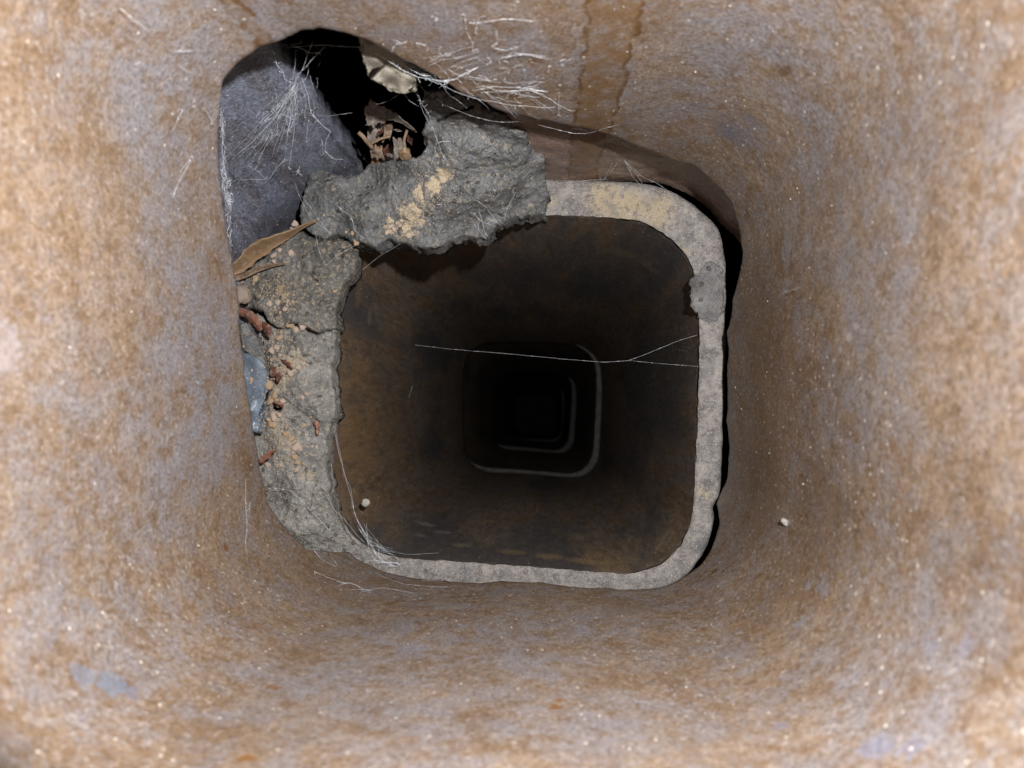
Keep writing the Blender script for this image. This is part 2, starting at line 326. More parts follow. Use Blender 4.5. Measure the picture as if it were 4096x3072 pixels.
# ------------------------------------------------------------------ liner 1 (nearest), walls with the broken lower lip
def liner_top():
    root = empty('flue_liner', (-.013, .020, -.30))
    tag(root, 'nearest brown clay flue liner with mottled walls and broken lower lip filling the frame edges', 'flue liner', 'stacked clay flue liners')
    nr = normals2(SEC1); rows = 170; V = []; Fc = []
    inv = Matrix.Translation(-root.location)
    ld = []
    for k, p in enumerate(SEC1):
        d = lip_depth(p); pp = Vector((p.x, p.y, d))
        d += .0012 * fb(pp, 130, 3) + .0005 * nz(pp, 700, 1); ld.append(d)
    for j in range(rows):
        t = j / (rows - 1)
        for k, p in enumerate(SEC1):
            z = lerp(.05, -ld[k], t); q = Vector((p.x, p.y, z))
            w = .0010 * nz(q, 16, 2) + .00012 * nz(q, 95, 5) + .00005 * fb(q, 420, 7)
            e = max(0, (z + ld[k] - .0) ); bev = .0013 * (1 - sstep(0, .0022, e))
            a = p + nr[k] * (w + bev)
            V.append((a.x, a.y, z))
    # broken edge face, bevelled back and outward, then the outer wall up
    for j, (off, dz) in enumerate(((.0035, .0012), (.008, .005), (.0135, .011))):
        for k, p in enumerate(SEC1):
            q = Vector((p.x, p.y, j * .01)); a = p + nr[k] * (off + .0012 * nz(q, 300, 4)); V.append((a.x, a.y, -ld[k] + dz + .0015 * nz(q, 200, 8)))
    for k, p in enumerate(SEC1):
        a = p + nr[k] * .0135; V.append((a.x, a.y, .05))
    tot = rows + 4
    for j in range(tot - 1):
        for k in range(N1):
            k2 = (k + 1) % N1; Fc.append((j*N1+k, j*N1+k2, (j+1)*N1+k2, (j+1)*N1+k))
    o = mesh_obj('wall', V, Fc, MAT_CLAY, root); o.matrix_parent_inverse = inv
    buf = []
    for v in V:                                   # broad real discolourations of the glaze
        c = (.2, .2, .2); w_ = 0.0; q = Vector(v); q += Vector((nz(q, 60, 1), nz(q, 60, 4), nz(q, 60, 8))) * .010
        for p, r, zc, a in zones1:
            f = 1 - (q - p).length / r
            if f <= 0: continue
            f = min(1, f / .85); f = f * f * (3 - 2 * f) * a
            k = f / max(1e-6, f + w_ * (1 - f)); c = tuple(lerp(x, y, k) for x, y in zip(c, zc)); w_ = w_ + f - w_ * f
        buf += [*c, w_]
    at_ = o.data.attributes.new('stain_zone', 'FLOAT_COLOR', 'POINT'); at_.data.foreach_set('color', buf)
    o.data.flip_normals()
    return root
liner_top()

# ------------------------------------------------------------------ liners below: traced inner edge, swept straight down
INNER = [(2180,862),(2330,868),(2450,872),(2560,885),(2640,925),(2720,990),(2765,1060),(2785,1130),(2795,1240),(2797,1320),(2795,1450),(2790,1600),
 (2788,1700),(2780,1850),(2775,1980),(2765,2080),(2740,2150),(2700,2210),(2640,2260),(2570,2285),(2500,2293),(2380,2285),(2200,2270),(2000,2255),(1800,2242),
 (1650,2235),(1560,2222),(1480,2192),(1410,2140),(1360,2060),(1335,1950),(1330,1800),(1328,1500),(1330,1250),(1340,1120),(1370,1020),(1430,940),(1520,885),(1650,862),(1900,858)]
D2 = .355
sec2 = [slope(*p) * D2 for p in INNER]; sec2.reverse()
N2 = 420
SEC2 = resample(chaikin(sec2, 3), N2)
def rim_thick(p, n):
    a = math.degrees(math.atan2(n.y, n.x))
    tab = [(-180,.015),(-100,.012),(-80,.0105),(-45,.0115),(-12,.0105),(-2,.0128),(6,.0134),(14,.0150),(35,.0200),(60,.0200),(85,.0182),(120,.016),(180,.015)]
    for (a0, v0), (a1, v1) in zip(tab, tab[1:]):
        if a0 <= a <= a1: t = lerp(v0, v1, (a - a0) / (a1 - a0)); break
    # the bite out of the outer edge low on the right hand side
    if n.x > .5: t -= .0026 * sstep(.006, .0, abs(p.y + .040)) 
    return t
def liner(name, cx, cy, top, length, scale, label, seed, wallmat, rimmat, thick=rim_thick, tilt=(0, 0), dim=1):
    root = empty(name, (cx, cy, -top)); tag(root, label, 'flue liner', 'stacked clay flue liners')
    if seed > 2: root.rotation_euler.z = .035 * math.sin(seed * 3)
    c0 = Vector((-.0132, .0129)); P = [(p - c0) * scale for p in SEC2]; nr = normals2(P)
    rows = int(110 * dim); V = []; Fc = []
    for j in range(rows):
        t = (j / (rows - 1)) ** 1.6
        for k, p in enumerate(P):
            z = -length * t; q = Vector((p.x, p.y, z - seed))
            jag = (.0005 * nz(q, 260, seed) + .0003 * nz(q, 800, seed)) * (1 - sstep(0, .004, -z))
            qs = Vector((p.x, p.y, (z - seed) * .25)); w = .0007 * nz(qs, 20, seed) + .00022 * nz(qs, 90, seed + 3) + .00012 * fb(q, 400, seed) + jag
            a = p + nr[k] * w
            V.append((a.x + tilt[0] * -z, a.y + tilt[1] * -z, z + .0004 * nz(q, 300, 4)))
    for k, p in enumerate(P):     # lower end: out and back up on the outside
        a = p + nr[k] * .013; V.append((a.x + tilt[0] * length, a.y + tilt[1] * length, -length))
    for k, p in enumerate(P):
        a = p + nr[k] * .0095; V.append((a.x, a.y, -.004))
    for j in range(rows + 1):
        for k in range(N2):
            k2 = (k + 1) % N2; Fc.append((j*N2+k, j*N2+k2, (j+1)*N2+k2, (j+1)*N2+k))
    o = mesh_obj('tube_wall', V, Fc, wallmat, root); o.data.flip_normals()
    V = []; Fc = []; R = 14
    for j in range(R + 3):
        for k, p in enumerate(P):
            th = thick(p + c0, nr[k]); q = Vector((p.x, p.y, seed))
            jo = .0005 * fb(q, 120, seed + 2) + .0002 * nz(q, 700, 2)
            ji = .0005 * nz(Vector((p.x, p.y, -seed)), 260, seed) + .0003 * nz(Vector((p.x, p.y, -seed)), 800, seed) + .0002
            if j < R:
                s = j / (R - 1); off = lerp(ji, th + jo, s); a = p + nr[k] * off
                rnd = .0012 * (1 - sstep(0, .12, s)) + .0014 * (1 - sstep(0, .14, 1 - s))
                qq = Vector((a.x, a.y, seed)); z = .0016 - rnd + .0003 * fb(qq, 110, seed) + .00012 * nz(qq, 700, 3)
            else:
                off = th + jo; a = p + nr[k] * off; z = (-.004, -.03, -.03)[j - R]
                if j == R + 2: a = p + nr[k] * .005
            V.append((a.x, a.y, z))
    for j in range(R + 2):
        for k in range(N2):
            k2 = (k + 1) % N2; Fc.append((j*N2+k, j*N2+k2, (j+1)*N2+k2, (j+1)*N2+k))
    mesh_obj('rim', V, Fc, rimmat, root)
    return root
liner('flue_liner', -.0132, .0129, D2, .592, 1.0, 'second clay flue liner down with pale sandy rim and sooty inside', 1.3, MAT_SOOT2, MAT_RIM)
flat = lambda p, n: .014 + .0025 * nz(Vector((p.x, p.y, 0)), 60, 3)
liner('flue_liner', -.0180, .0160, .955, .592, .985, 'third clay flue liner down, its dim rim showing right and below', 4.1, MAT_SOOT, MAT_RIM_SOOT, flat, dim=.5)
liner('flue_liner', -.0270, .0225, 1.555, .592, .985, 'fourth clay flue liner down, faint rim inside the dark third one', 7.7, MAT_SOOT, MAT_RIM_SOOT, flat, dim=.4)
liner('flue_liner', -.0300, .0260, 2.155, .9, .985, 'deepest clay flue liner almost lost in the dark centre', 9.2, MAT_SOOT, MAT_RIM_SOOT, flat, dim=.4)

# ashy ledge round the outside of the second liner's head
def bed():
    V = []; Fc = []; nr = normals2(SEC2); R = 12
    for j in range(R):
        s = j / (R - 1)
        for k, p in enumerate(SEC2):
            a = p + nr[k] * lerp(.012, .11, s)
            q = Vector((a.x, a.y, 0)); V.append((max(-.219, min(.199, a.x)), max(-.189, min(.219, a.y)), -.462 + .004 * fb(q, 60, 3)))
    for j in range(R - 1):
        for k in range(N2):
            k2 = (k + 1) % N2; Fc.append((j*N2+k, j*N2+k2, (j+1)*N2+k2, (j+1)*N2+k))
    tag(mesh_obj('ash_ledge', V, Fc, MAT_BED), kind='structure')
bed()

# ------------------------------------------------------------------ shards of the uppermost liner, slipped outward below the break
SECH = rr_section(-.016, .024, .1105, .0925, .046, 700)      # brown piece: barely slipped
SECG = rr_section(-.031, .024, .1150, .0990, .062, 700)      # dark piece: pushed well out to the left
def shard(name, SECF, k0, k1, top_fn, bot, mat, label, seed, cat='shard'):
    nr = normals2(SECF); rows = 60; idx = list(range(k0, k1)); n = len(idx); V = []; Fc = []
    for side in (0, 1):
        for j in range(rows):
            t = j / (rows - 1)
            for i, k in enumerate(idx):
                p = SECF[k]; top = top_fn(p)
                z = -lerp(top, bot, t); q = Vector((p.x, p.y, z))
                edge = min(i, n - 1 - i)
                e = .0012 * nz(q, 24, seed) + .0006 * nz(q, 110, seed) + .0002 * fb(q, 450, seed)
                e += .004 * (1 - sstep(0, 12, edge)) 
                a = p + nr[k] * (e + side * .012)
                if edge == 0: a += (SECF[k - 1 if i else k] - SECF[k if i else k + 1]) * 0
                jx = .002 * fb(Vector((0, 0, z)), 120, seed + (3 if i > n / 2 else 9)) * (1 - sstep(0, 25, edge))
                tg = Vector((-nr[k].y, nr[k].x)); a += tg * jx
                V.append((a.x, a.y, z))
    b = rows * n
    for j in range(rows - 1):
        for i in range(n - 1):
            Fc.append((j*n+i+1, j*n+i, (j+1)*n+i, (j+1)*n+i+1)); Fc.append((b+j*n+i, b+j*n+i+1, b+(j+1)*n+i+1, b+(j+1)*n+i))
        Fc.append((j*n, b+j*n, b+(j+1)*n, (j+1)*n)); Fc.append((b+j*n+n-1, j*n+n-1, (j+1)*n+n-1, b+(j+1)*n+n-1))
    for i in range(n - 1):
        Fc.append((i, i+1, b+i+1, b+i)); r = (rows-1)*n; Fc.append((r+i+1, r+i, b+r+i, b+r+i+1))
    return tag(mesh_obj(name, V, Fc, mat), label, cat)
def find_k(sec, x, y): return min(range(len(sec)), key=lambda k: (sec[k] - Vector((x, y))).length)
def below_lip(f, a, lim): return lambda p: min(lim, lip_depth(p * f) + a)
shard('liner_shard', SECH, find_k(SECH, .090, .085), find_k(SECH, -.020, .1165), below_lip(.90, .004, .34), .3600, MAT_SHARD_BROWN, 'brown clay shard behind the lip, above the pale rim at top right', 2.0)
shard('liner_shard', SECG, find_k(SECG, -.092, .123), find_k(SECG, -.146, .035), below_lip(.88, .006, .34), .455, MAT_SHARD_DARK, 'dark bluish glazed clay shard curving inside the hole at upper left', 5.0)

# ------------------------------------------------------------------ mortar lumps
def inside(p, poly):
    c = False; n = len(poly); j = n - 1
    for i in range(n):
        a, b = poly[i], poly[j]
        if (a[1] > p[1]) != (b[1] > p[1]) and p[0] < (b[0]-a[0])*(p[1]-a[1])/(b[1]-a[1])+a[0]: c = not c
        j = i
    return c
def seg_dist(p, a, b):
    ax, ay = a; bx, by = b; dx, dy = bx-ax, by-ay
    t = max(0, min(1, ((p[0]-ax)*dx+(p[1]-ay)*dy)/max(1e-9, dx*dx+dy*dy)))
    return math.hypot(p[0]-ax-t*dx, p[1]-ay-t*dy)
def lump(name, poly, ctrl, mat, label, cat, step=4.6, amp=.0022, cracks=(), bumps=(), seed=1.0, thick=.02, roundw=9, roundd=.0018, jag=9, kind=None):
    """a solid chunk: face built over its outline with its own depth, rounded at the edge, with sides and a back"""
    P = resample([Vector(p) for p in poly], max(24, int(sum((Vector(a)-Vector(b)).length for a, b in zip(poly, poly[1:]+poly[:1])) / (step*1.1))))
    P = [Vector((p.x + jag * fb(Vector((p.x, p.y, 0)), .03, seed, 3), p.y + jag * fb(Vector((p.x, p.y, 9)), .03, seed + 2, 3))) for p in P]
    nb = len(P); pl = [(p.x, p.y) for p in P]
    xs = [p[0] for p in pl]; ys = [p[1] for p in pl]
    # distance to outline through a coarse bucket
    B = {}
    for i, p in enumerate(pl): B.setdefault((int(p[0]//30), int(p[1]//30)), []).append(i)
    def edist(x, y):
        best = 60.0; cx, cy = int(x//30), int(y//30)
        for ix in (-1, 0, 1):
            for iy in (-1, 0, 1):
                for i in B.get((cx+ix, cy+iy), ()):
                    d = math.hypot(pl[i][0]-x, pl[i][1]-y)
                    if d < best: best = d
        return best
    pts = list(pl); y = min(ys); r = 0
    rows_x = {}
    while y < max(ys):
        # crossings on this row
        xc = []
        for i in range(nb):
            a, b = pl[i], pl[(i+1) % nb]
            if (a[1] > y) != (b[1] > y): xc.append((b[0]-a[0])*(y-a[1])/(b[1]-a[1])+a[0])
        xc.sort()
        for x0, x1 in zip(xc[::2], xc[1::2]):
            x = math.ceil(x0/step)*step + (step/2 if r % 2 else 0)
            while x < x1:
                xx, yy = x + random.uniform(-1, 1)*step*.2, y + random.uniform(-1, 1)*step*.2
                if edist(xx, yy) > step*.6 and inside((xx, yy), pl): pts.append((xx, yy))
                x += step
        y += step*.87; r += 1
    cpts = [(c[0], c[1], c[2]) for c in ctrl]
    def depth(x, y):
        sw = sv = 0
        for cx, cy, cd in cpts:
            w = 1/((x-cx)**2+(y-cy)**2+900)**1.5; sw += w; sv += w*cd
        return sv/sw
    vs, es, fs, *_ = delaunay_2d_cdt([Vector(p) for p in pts], [(i, (i+1) % nb) for i in range(nb)], [list(range(nb))], 1, 1e-6)
    V = []; n = len(vs)
    for i, v in enumerate(vs):
        x, y = v.x, v.y; d = depth(x, y); q = at(x, y, d)
        h = amp*(.5*nz(q, 45, seed) + .42*fb(q, 110, seed+1) + .42*fb(q, 330, seed+4)) + amp*.42*abs(nz(q, 230, seed+6)) + amp*.2*abs(nz(q, 620, seed+8)) + amp*.26*(1 if nz(q, 140, seed+11) > .12 else 0)*min(1, max(0, nz(q, 140, seed+11)-.12)*14)
        vd = noise.voronoi(q*150+Vector((seed, 0, 0)))[0]; h += amp*.35*(vd[1]-vd[0]-.3)
        h += amp*.1*nz(q, 1400, seed)
        ed = edist(x, y) if i >= nb else 0
        h -= roundd*(1-min(1, ed/roundw))**2
        for bx, by, br, bh in bumps:
            rr = math.hypot(x-bx, y-by)/br
            if rr < 1: h += bh*(1-rr*rr)**.7
        for cr, cw, cd in cracks:
            m = min(seg_dist((x, y), a, b) for a, b in zip(cr, cr[1:]))
            if m < cw: h -= cd*(1-m/cw)
        V.append(at(x, y, d-h))
    F = [tuple(f) for f in fs]
    V2 = list(V); ring = list(range(nb)); prev = ring
    cen = Vector((sum(xs)/nb, sum(ys)/nb))
    for lv in range(1, 5):
        cur = []
        for i in ring:
            v = V[i]; d = -v.z; dd = thick*lv/4
            s = Vector((v.x, v.y, 0))/d                     # keep behind the face: straight down the flue, a touch inward
            q = Vector((v.x, v.y, v.z-dd)); q.x += .0018*nz(q, 160, seed+lv); q.y += .0018*nz(q, 160, seed+lv+5)
            cur.append(len(V2)); V2.append(q)
        for i in range(nb):
            j = (i+1) % nb; F.append((prev[i], cur[i], cur[j], prev[j]))
        prev = cur
    F.append(tuple(reversed(prev)))
    o = mesh_obj(name, V2, F, mat)
    bm = bmesh.new(); bm.from_mesh(o.data); bmesh.ops.recalc_face_normals(bm, faces=bm.faces); bm.to_mesh(o.data); bm.free()
    o.data.polygons.foreach_set('use_smooth', [True]*len(o.data.polygons))
    return tag(o, label, cat, kind=kind)

dustA = [(at(*p), r) for p, r in [((1795,650,.314),.008),((1785,690,.318),.008),((1740,740,.320),.008),((1770,720,.322),.008),((1745,770,.324),.009),((1705,800,.326),.010),((1665,840,.328),.011),((1640,900,.332),.010),((1700,760,.324),.008),((1560,900,.333),.007)]]
MAT_MORTAR_A = mortar_mat('grey_mortar', (.180, .184, .187), (.70, .57, .40), dustA, .5)
dustB = [(at(*p), r) for p, r in [((1110,1160,.338),.007),((1130,1180,.338),.005),((1060,1130,.336),.006),((1150,1450,.342),.006),((1120,1500,.342),.010),((1180,1440,.342),.008),((1105,1760,.342),.009),((1180,1780,.342),.007),((1120,1850,.342),.007),((1230,1900,.344),.006)]]
MAT_MORTAR_B = mortar_mat('gritty_grey_mortar', (.175, .170, .158), (.52, .39, .25), dustB, .65)
MAT_MORTAR_C = mortar_mat('pale_gritty_mortar', (.29, .28, .262), (.54, .46, .36), dustB, .8)

A_poly = [(1240,660),(1228,740),(1208,800),(1196,868),(1212,905),(1262,945),(1305,953),(1352,942),(1392,952),(1415,968),(1470,975),(1505,986),(1555,958),(1590,962),(1630,982),
 (1700,992),(1762,990),(1800,968),(1850,948),(1950,952),(1975,925),(1993,893),(2030,886),(2060,866),(2120,862),(2182,858),(2192,780),(2180,720),(2178,620),(2110,545),(2075,490),(1985,440),(1915,400),(1845,380),(1770,350),(1705,352),(1690,400),(1706,470),(1690,530),
 (1712,585),(1665,632),(1590,642),(1540,648),(1480,655),(1440,690),(1390,712),(1330,690)]
A_ctrl = [(1240,660,.343),(1200,860,.342),(1330,780,.333),(1450,720,.336),(1350,930,.338),(1480,860,.326),(1520,970,.332),(1620,760,.322),(1600,960,.331),(1720,980,.331),(1850,930,.335),
 (1980,900,.342),(2100,830,.3445),(2180,850,.350),(2180,720,.338),(2170,620,.318),(2080,520,.290),(1980,460,.279),(1830,400,.272),(1720,380,.277),(1700,500,.300),(1720,600,.312),(1800,560,.300),(1900,560,.297),(2050,600,.302),(2000,720,.318),(1900,750,.316),(1780,760,.318)]
cracksA = [([(1750,486),(1775,478),(1800,455),(1850,440),(1890,425)], 9, .007),([(2180,735),(2130,780),(2090,800),(2060,830),(2030,850)], 6, .0035),([(1960,590),(1970,700)],4,.001),
 ([(1880,745),(1895,790)],5,.002),([(1570,760),(1600,800),(1590,850)],5,.0015),([(1700,930),(1800,935),(1880,915)],5,.002),([(1330,880),(1390,900)],5,.002)]
bumpsA = [(1480,800,40,.0022),(1390,840,50,.002),(1880,650,26,.002),(1850,690,30,.0014),(1560,740,28,.0014),(1640,860,34,.002),(1420,760,26,.0015),(1980,800,30,.0016),(2060,720,40,.0015),(1760,900,40,.002)]
lump('mortar_lump', A_poly, A_ctrl, MAT_MORTAR_A, 'large grey mortar lump with tan dust streak hanging over the flue opening', 'mortar lump', cracks=cracksA, bumps=bumpsA, seed=1.0, thick=.016, amp=.0024)
B_poly = [(1195,900),(1235,948),(1300,962),(1350,955),(1392,965),(1420,985),(1428,1040),(1422,1090),(1385,1122),(1372,1150),(1350,1230),(1345,1310),(1270,1330),(1190,1292),(1130,1312),(1075,1290),(1045,1240),(960,1230),(900,1150),(900,1000),(1000,960),(1120,930)]
B_ctrl = [(1200,900,.345),(1350,980,.340),(1420,1050,.3435),(1250,1050,.337),(1130,1010,.342),(1000,1000,.352),(930,1150,.349),(1050,1180,.3435),(1150,1170,.338),(1250,1200,.338),(1340,1250,.3465),(1200,1280,.339),(1100,1280,.341),(960,1230,.350)]
cracksB = [([(1185,1115),(1190,1140),(1205,1150)],4,.002),([(1060,1160),(1015,1215)],5,.0015),([(1170,1195),(1178,1225)],4,.002)]
bumpsB = [(1283,1097,38,.0026),(1060,1140,36,.0034),(1060,1215,50,.003),(1180,1240,60,.0022),(1240,1150,26,.0012),(1130,1020,40,.0015),(1330,1170,20,.001),(1350,1020,30,.0012)]
lump('mortar_lump', B_poly, B_ctrl, MAT_MORTAR_B, 'crusty grey mortar lump beside the brown leaf on the left ledge', 'mortar lump', cracks=cracksB, bumps=bumpsB, seed=3.3, thick=.012, amp=.0022)
C_poly = [(960,1225),(1045,1262),(1080,1300),(1130,1322),(1190,1302),(1270,1340),(1345,1318),(1336,1420),(1328,1520),(1340,1570),(1348,1640),(1330,1700),(1312,1740),(1310,1830),(1312,1900),(1322,1970),(1345,2060),(1385,2130),(1440,2185),(1490,2235),(1500,2290),
 (1400,2290),(1230,2260),(1130,2150),(1040,2000),(960,1760),(920,1500)]
C_ctrl = [(960,1240,.352),(1060,1300,.349),(1200,1330,.341),(1330,1340,.347),(1150,1450,.342),(1300,1500,.346),(1000,1500,.353),(1060,1650,.349),(1150,1650,.343),(1250,1600,.341),(1330,1640,.345),(1290,1800,.3465),(1150,1800,.344),(1050,1800,.351),
 (1250,1950,.346),(1100,1980,.350),(1330,2080,.3485),(1200,2100,.346),(1400,2180,.351),(1480,2250,.3525),(1300,2220,.351),(1150,2200,.353)]
cracksC = [([(1118,1590),(1150,1605),(1190,1640),(1230,1665)],6,.0035),([(1230,1665),(1275,1690),(1335,1695)],4,.002),([(1040,1300),(1070,1420),(1075,1560),(1060,1720)],9,.003),([(1280,1700),(1300,1745)],4,.0015)]
bumpsC = [(1290,1640,60,.0025),(1230,1610,40,.0016),(1200,1380,60,.002),(1250,1800,50,.0018),(1180,1960,60,.002),(1260,2020,40,.0018),(1200,1540,50,.002),(1300,2130,40,.0015),(1110,1632,20,-.014)]
lump('mortar_lump', C_poly, C_ctrl, MAT_MORTAR_C, 'long pale gritty mortar strip down the left side of the flue opening', 'mortar lump', cracks=cracksC, bumps=bumpsC, seed=6.1, thick=.010, amp=.0022)
D_poly = [(2800,1070),(2776,1120),(2768,1180),(2778,1240),(2800,1285),(2836,1298),(2872,1290),(2893,1230),(2897,1130),(2884,1062),(2840,1050)]
D_ctrl = [(2800,1080,.3524),(2770,1180,.3518),(2830,1160,.3512),(2836,1290,.3527),(2890,1150,.3523)]
lump('mortar_lump', D_poly, D_ctrl, mortar_mat('smeared_mortar', (.235,.23,.228), (.40,.31,.22), [(at(2820,1220,.346),.004),(at(2850,1080,.348),.005)], .4), 'small grey mortar smear on the right side of the pale rim', 'mortar lump', seed=8.0, thick=.004, amp=.0006, roundw=26, roundd=.0010, jag=16)
# cream mortar stuck on the back of the lip, over the hole
E_poly = [(1440,150),(1455,230),(1462,275),(1490,310),(1530,330),(1560,355),(1620,360),(1662,358),(1655,310),(1640,270),(1600,220),(1520,160)]
E_ctrl = [(x, y, .1098*2950/(1681-y)) for x, y in ((1440,150),(1462,275),(1500,310),(1560,350),(1660,355),(1600,220),(1520,160),(1560,280),(1640,300),(1500,230))]
lump('mortar_patch', E_poly, E_ctrl, plain('cream_mortar', (.25,.228,.185), (.31,.285,.235), 160, .9, .1), 'cream mortar patch tucked behind the lip above the dark hole', 'mortar patch', seed=9.0, thick=.002, amp=.00012, roundd=.0002, jag=3)
# bluish sliver between lip and ledge on the left
B2 = [(950,1400),(1030,1425),(1056,1450),(1062,1520),(1054,1610),(1044,1700),(1030,1735),(990,1720),(940,1560)]
lump('glazed_sliver', B2, [(1060,1450,.340),(960,1500,.322),(1050,1650,.340),(1020,1720,.334),(950,1650,.322)], plain('blue_grey_glaze', (.13,.17,.22), (.22,.27,.34), 90, .35, .5), 'smooth blue-grey sliver wedged between left lip and mortar strip', 'sliver', seed=4.0, thick=.004, amp=.0006, roundd=.001, jag=2)
B3 = [(955,1295),(985,1290),(1030,1350),(1060,1430),(1066,1500),(1010,1440),(970,1420)]
lump('mortar_slab', B3, [(960,1300,.331),(1060,1420,.341),(1000,1400,.335)], MAT_MORTAR_A, 'flat grey slab under the red-brown leaf beside the left lip', 'mortar slab', seed=5.0, thick=.005, amp=.0006, roundd=.001, jag=2)

# ------------------------------------------------------------------ leaves
def leaf_mat(name, c0, c1, rough=.55, spec=.4):
    m = NT(name); n1 = m.noise(160, 5, .6); n2 = m.noise(900, 4, .65, 2)
    col = m.mix(m.rng(n1, .35, .65), c0, c1); col = m.mix(m.rng(m.noise(420, 4, .7, 4), .50, .64, 0, .6), col, (.30, .265, .225)); col = m.mix(m.rng(n2, .55, .72, 0, .45), col, tuple(min(.6, c * 1.7 + .05) for c in c1))
    m.b.inputs['Subsurface Weight'].default_value = 0
    return m.finish(col, rough, spec, n2, .3, .0005)
def ribbon_leaf(name, topl, botl, mat, label, group=None, cup=.001, seed=1, n=46, w=13, vein=True, thick=.00035, rag=.0):
    """topl / botl: matching long edges as (px, py, depth)"""
    T = resample([at(*p) for p in topl], n, False); Bt = resample([at(*p) for p in botl], n, False)
    V = []; F = []
    for i in range(n):
        for j in range(w):
            s = j/(w-1); q = T[i].lerp(Bt[i], s+rag*(2*s-1)*(nz(T[i], 420, seed)+.7*nz(T[i], 1300, seed+3))+rag*.5*nz(T[i], 300, seed+9))
            q += (T[n-1]-T[0])*(.06*rag*4*nz(q, 500, seed+5)*(1 if i in (0, n-1) else 0))
            up = cup*math.cos((s-.5)*math.pi) if cup else 0
            vn = .00035*(1-sstep(0, .12, abs(s-.5))) if vein else 0
            q.z += -up + vn + .0007*nz(q, 110, seed) + .00025*nz(q, 500, seed); V.append(q)
    for i in range(n-1):
        for j in range(w-1): F.append((i*w+j, i*w+j+1, (i+1)*w+j+1, (i+1)*w+j))
    o = mesh_obj(name, V, F, mat)
    md = o.modifiers.new('thick', 'SOLIDIFY'); md.thickness = thick; md.offset = 0
    return tag(o, label, 'leaf', group)
LEAF1 = leaf_mat('tan_dry_leaf', (.20,.115,.055), (.27,.175,.095)); LEAF2 = leaf_mat('grey_brown_dry_leaf', (.10,.08,.068), (.22,.185,.16)); LEAF3 = leaf_mat('red_brown_leaf', (.19,.080,.052), (.26,.115,.075), .5, .35)
LEAF4 = leaf_mat('maroon_leaf', (.08,.030,.022), (.14,.055,.035), .38, .5); LEAF5 = leaf_mat('faded_brown_leaf', (.14,.088,.055), (.22,.15,.10))
ribbon_leaf('dead_leaf', [(900,1075,.330),(939,1044,.329),(957,1029,.328),(966,1007,.327),(990,986,.326),(1036,961,.325),(1096,940,.326),(1156,921,.328),(1225,895,.331),(1264,879,.332)],
    [(905,1112,.334),(945,1100,.336),(975,1088,.336),(1005,1067,.336),(1036,1037,.335),(1069,1022,.335),(1093,995,.334),(1141,965,.334),(1201,918,.333),(1265,884,.332)], LEAF1,
    'long tan dry leaf poking out from behind the left lip', cup=.0022, seed=2, rag=.07)
ribbon_leaf('dead_leaf', [(930,1106,.335),(985,1090,.334),(1040,1066,.334),(1090,1056,.335),(1142,1052,.336)], [(932,1124,.336),(985,1110,.336),(1040,1084,.336),(1090,1066,.336),(1143,1056,.336)], LEAF5,
    'narrow curled leaf strip just below the long tan leaf', cup=.0012, seed=4, w=7)
ribbon_leaf('dead_leaf', [(940,1236,.334),(975,1234,.333),(1005,1248,.333),(1032,1268,.334),(1048,1292,.335),(1050,1318,.337)], [(950,1262,.337),(980,1268,.337),(1000,1288,.337),(1020,1305,.337),(1034,1322,.338),(1046,1328,.338)], LEAF3,
    'glossy red-brown leaf piece against the left lip', rag=.2, cup=-.0006, seed=6, w=9)
ribbon_leaf('dead_leaf', [(1050,1282,.337),(1075,1288,.336),(1088,1310,.337),(1084,1345,.338)], [(1046,1315,.340),(1055,1330,.339),(1065,1345,.340),(1078,1358,.340)], LEAF4,
    'small shiny maroon leaf curl beside the red-brown piece', rag=.25, cup=-.0010, seed=8, w=9, n=24)
G = 'dry leaves inside the hole'
ribbon_leaf('dead_leaf', [(1455,440,.302),(1478,412,.300),(1505,408,.300),(1545,432,.302),(1600,470,.306),(1662,520,.314)], [(1462,500,.308),(1485,505,.307),(1520,490,.306),(1555,478,.308),(1605,490,.310),(1663,525,.316)], LEAF2,
    'pale grey-brown curved leaf at the top of the litter in the hole', G, rag=.28, cup=.002, seed=10)
ribbon_leaf('dead_leaf', [(1478,500,.325),(1500,500,.324),(1535,498,.324),(1530,515,.325),(1500,540,.327)], [(1470,570,.327),(1490,575,.329),(1520,560,.329),(1515,560,.329),(1498,562,.329)], LEAF2,
    'crumpled grey leaf scrap below the pale curved leaf in the hole', G, rag=.28, cup=-.002, seed=12, n=24)
ribbon_leaf('dead_leaf', [(1534,492,.321),(1552,488,.320),(1570,492,.321)], [(1528,565,.325),(1545,560,.325),(1558,555,.325)], LEAF5,
    'upright brown leaf scrap in the middle of the hole', G, rag=.28, cup=.002, seed=13, n=16)
ribbon_leaf('dead_leaf', [(1572,556,.319),(1590,552,.318),(1608,562,.319)], [(1574,645,.325),(1600,645,.325),(1628,640,.325)], LEAF2,
    'broad brown leaf scrap low on the right of the hole', G, rag=.28, cup=.002, seed=14, n=20)
ribbon_leaf('dead_leaf', [(1482,585,.323),(1500,578,.322),(1530,590,.323)], [(1488,640,.327),(1510,640,.327),(1540,640,.327)], LEAF5,
    'tattered orange-brown leaf scrap at the bottom of the hole', G, rag=.28, cup=-.002, seed=15, n=20)
ribbon_leaf('dead_leaf', [(1600,585,.321),(1620,590,.321),(1640,600,.323)], [(1600,650,.326),(1625,650,.326),(1650,640,.326)], LEAF1,
    'orange leaf scrap in the lower right corner of the hole', G, rag=.28, cup=-.002, seed=17, n=16)
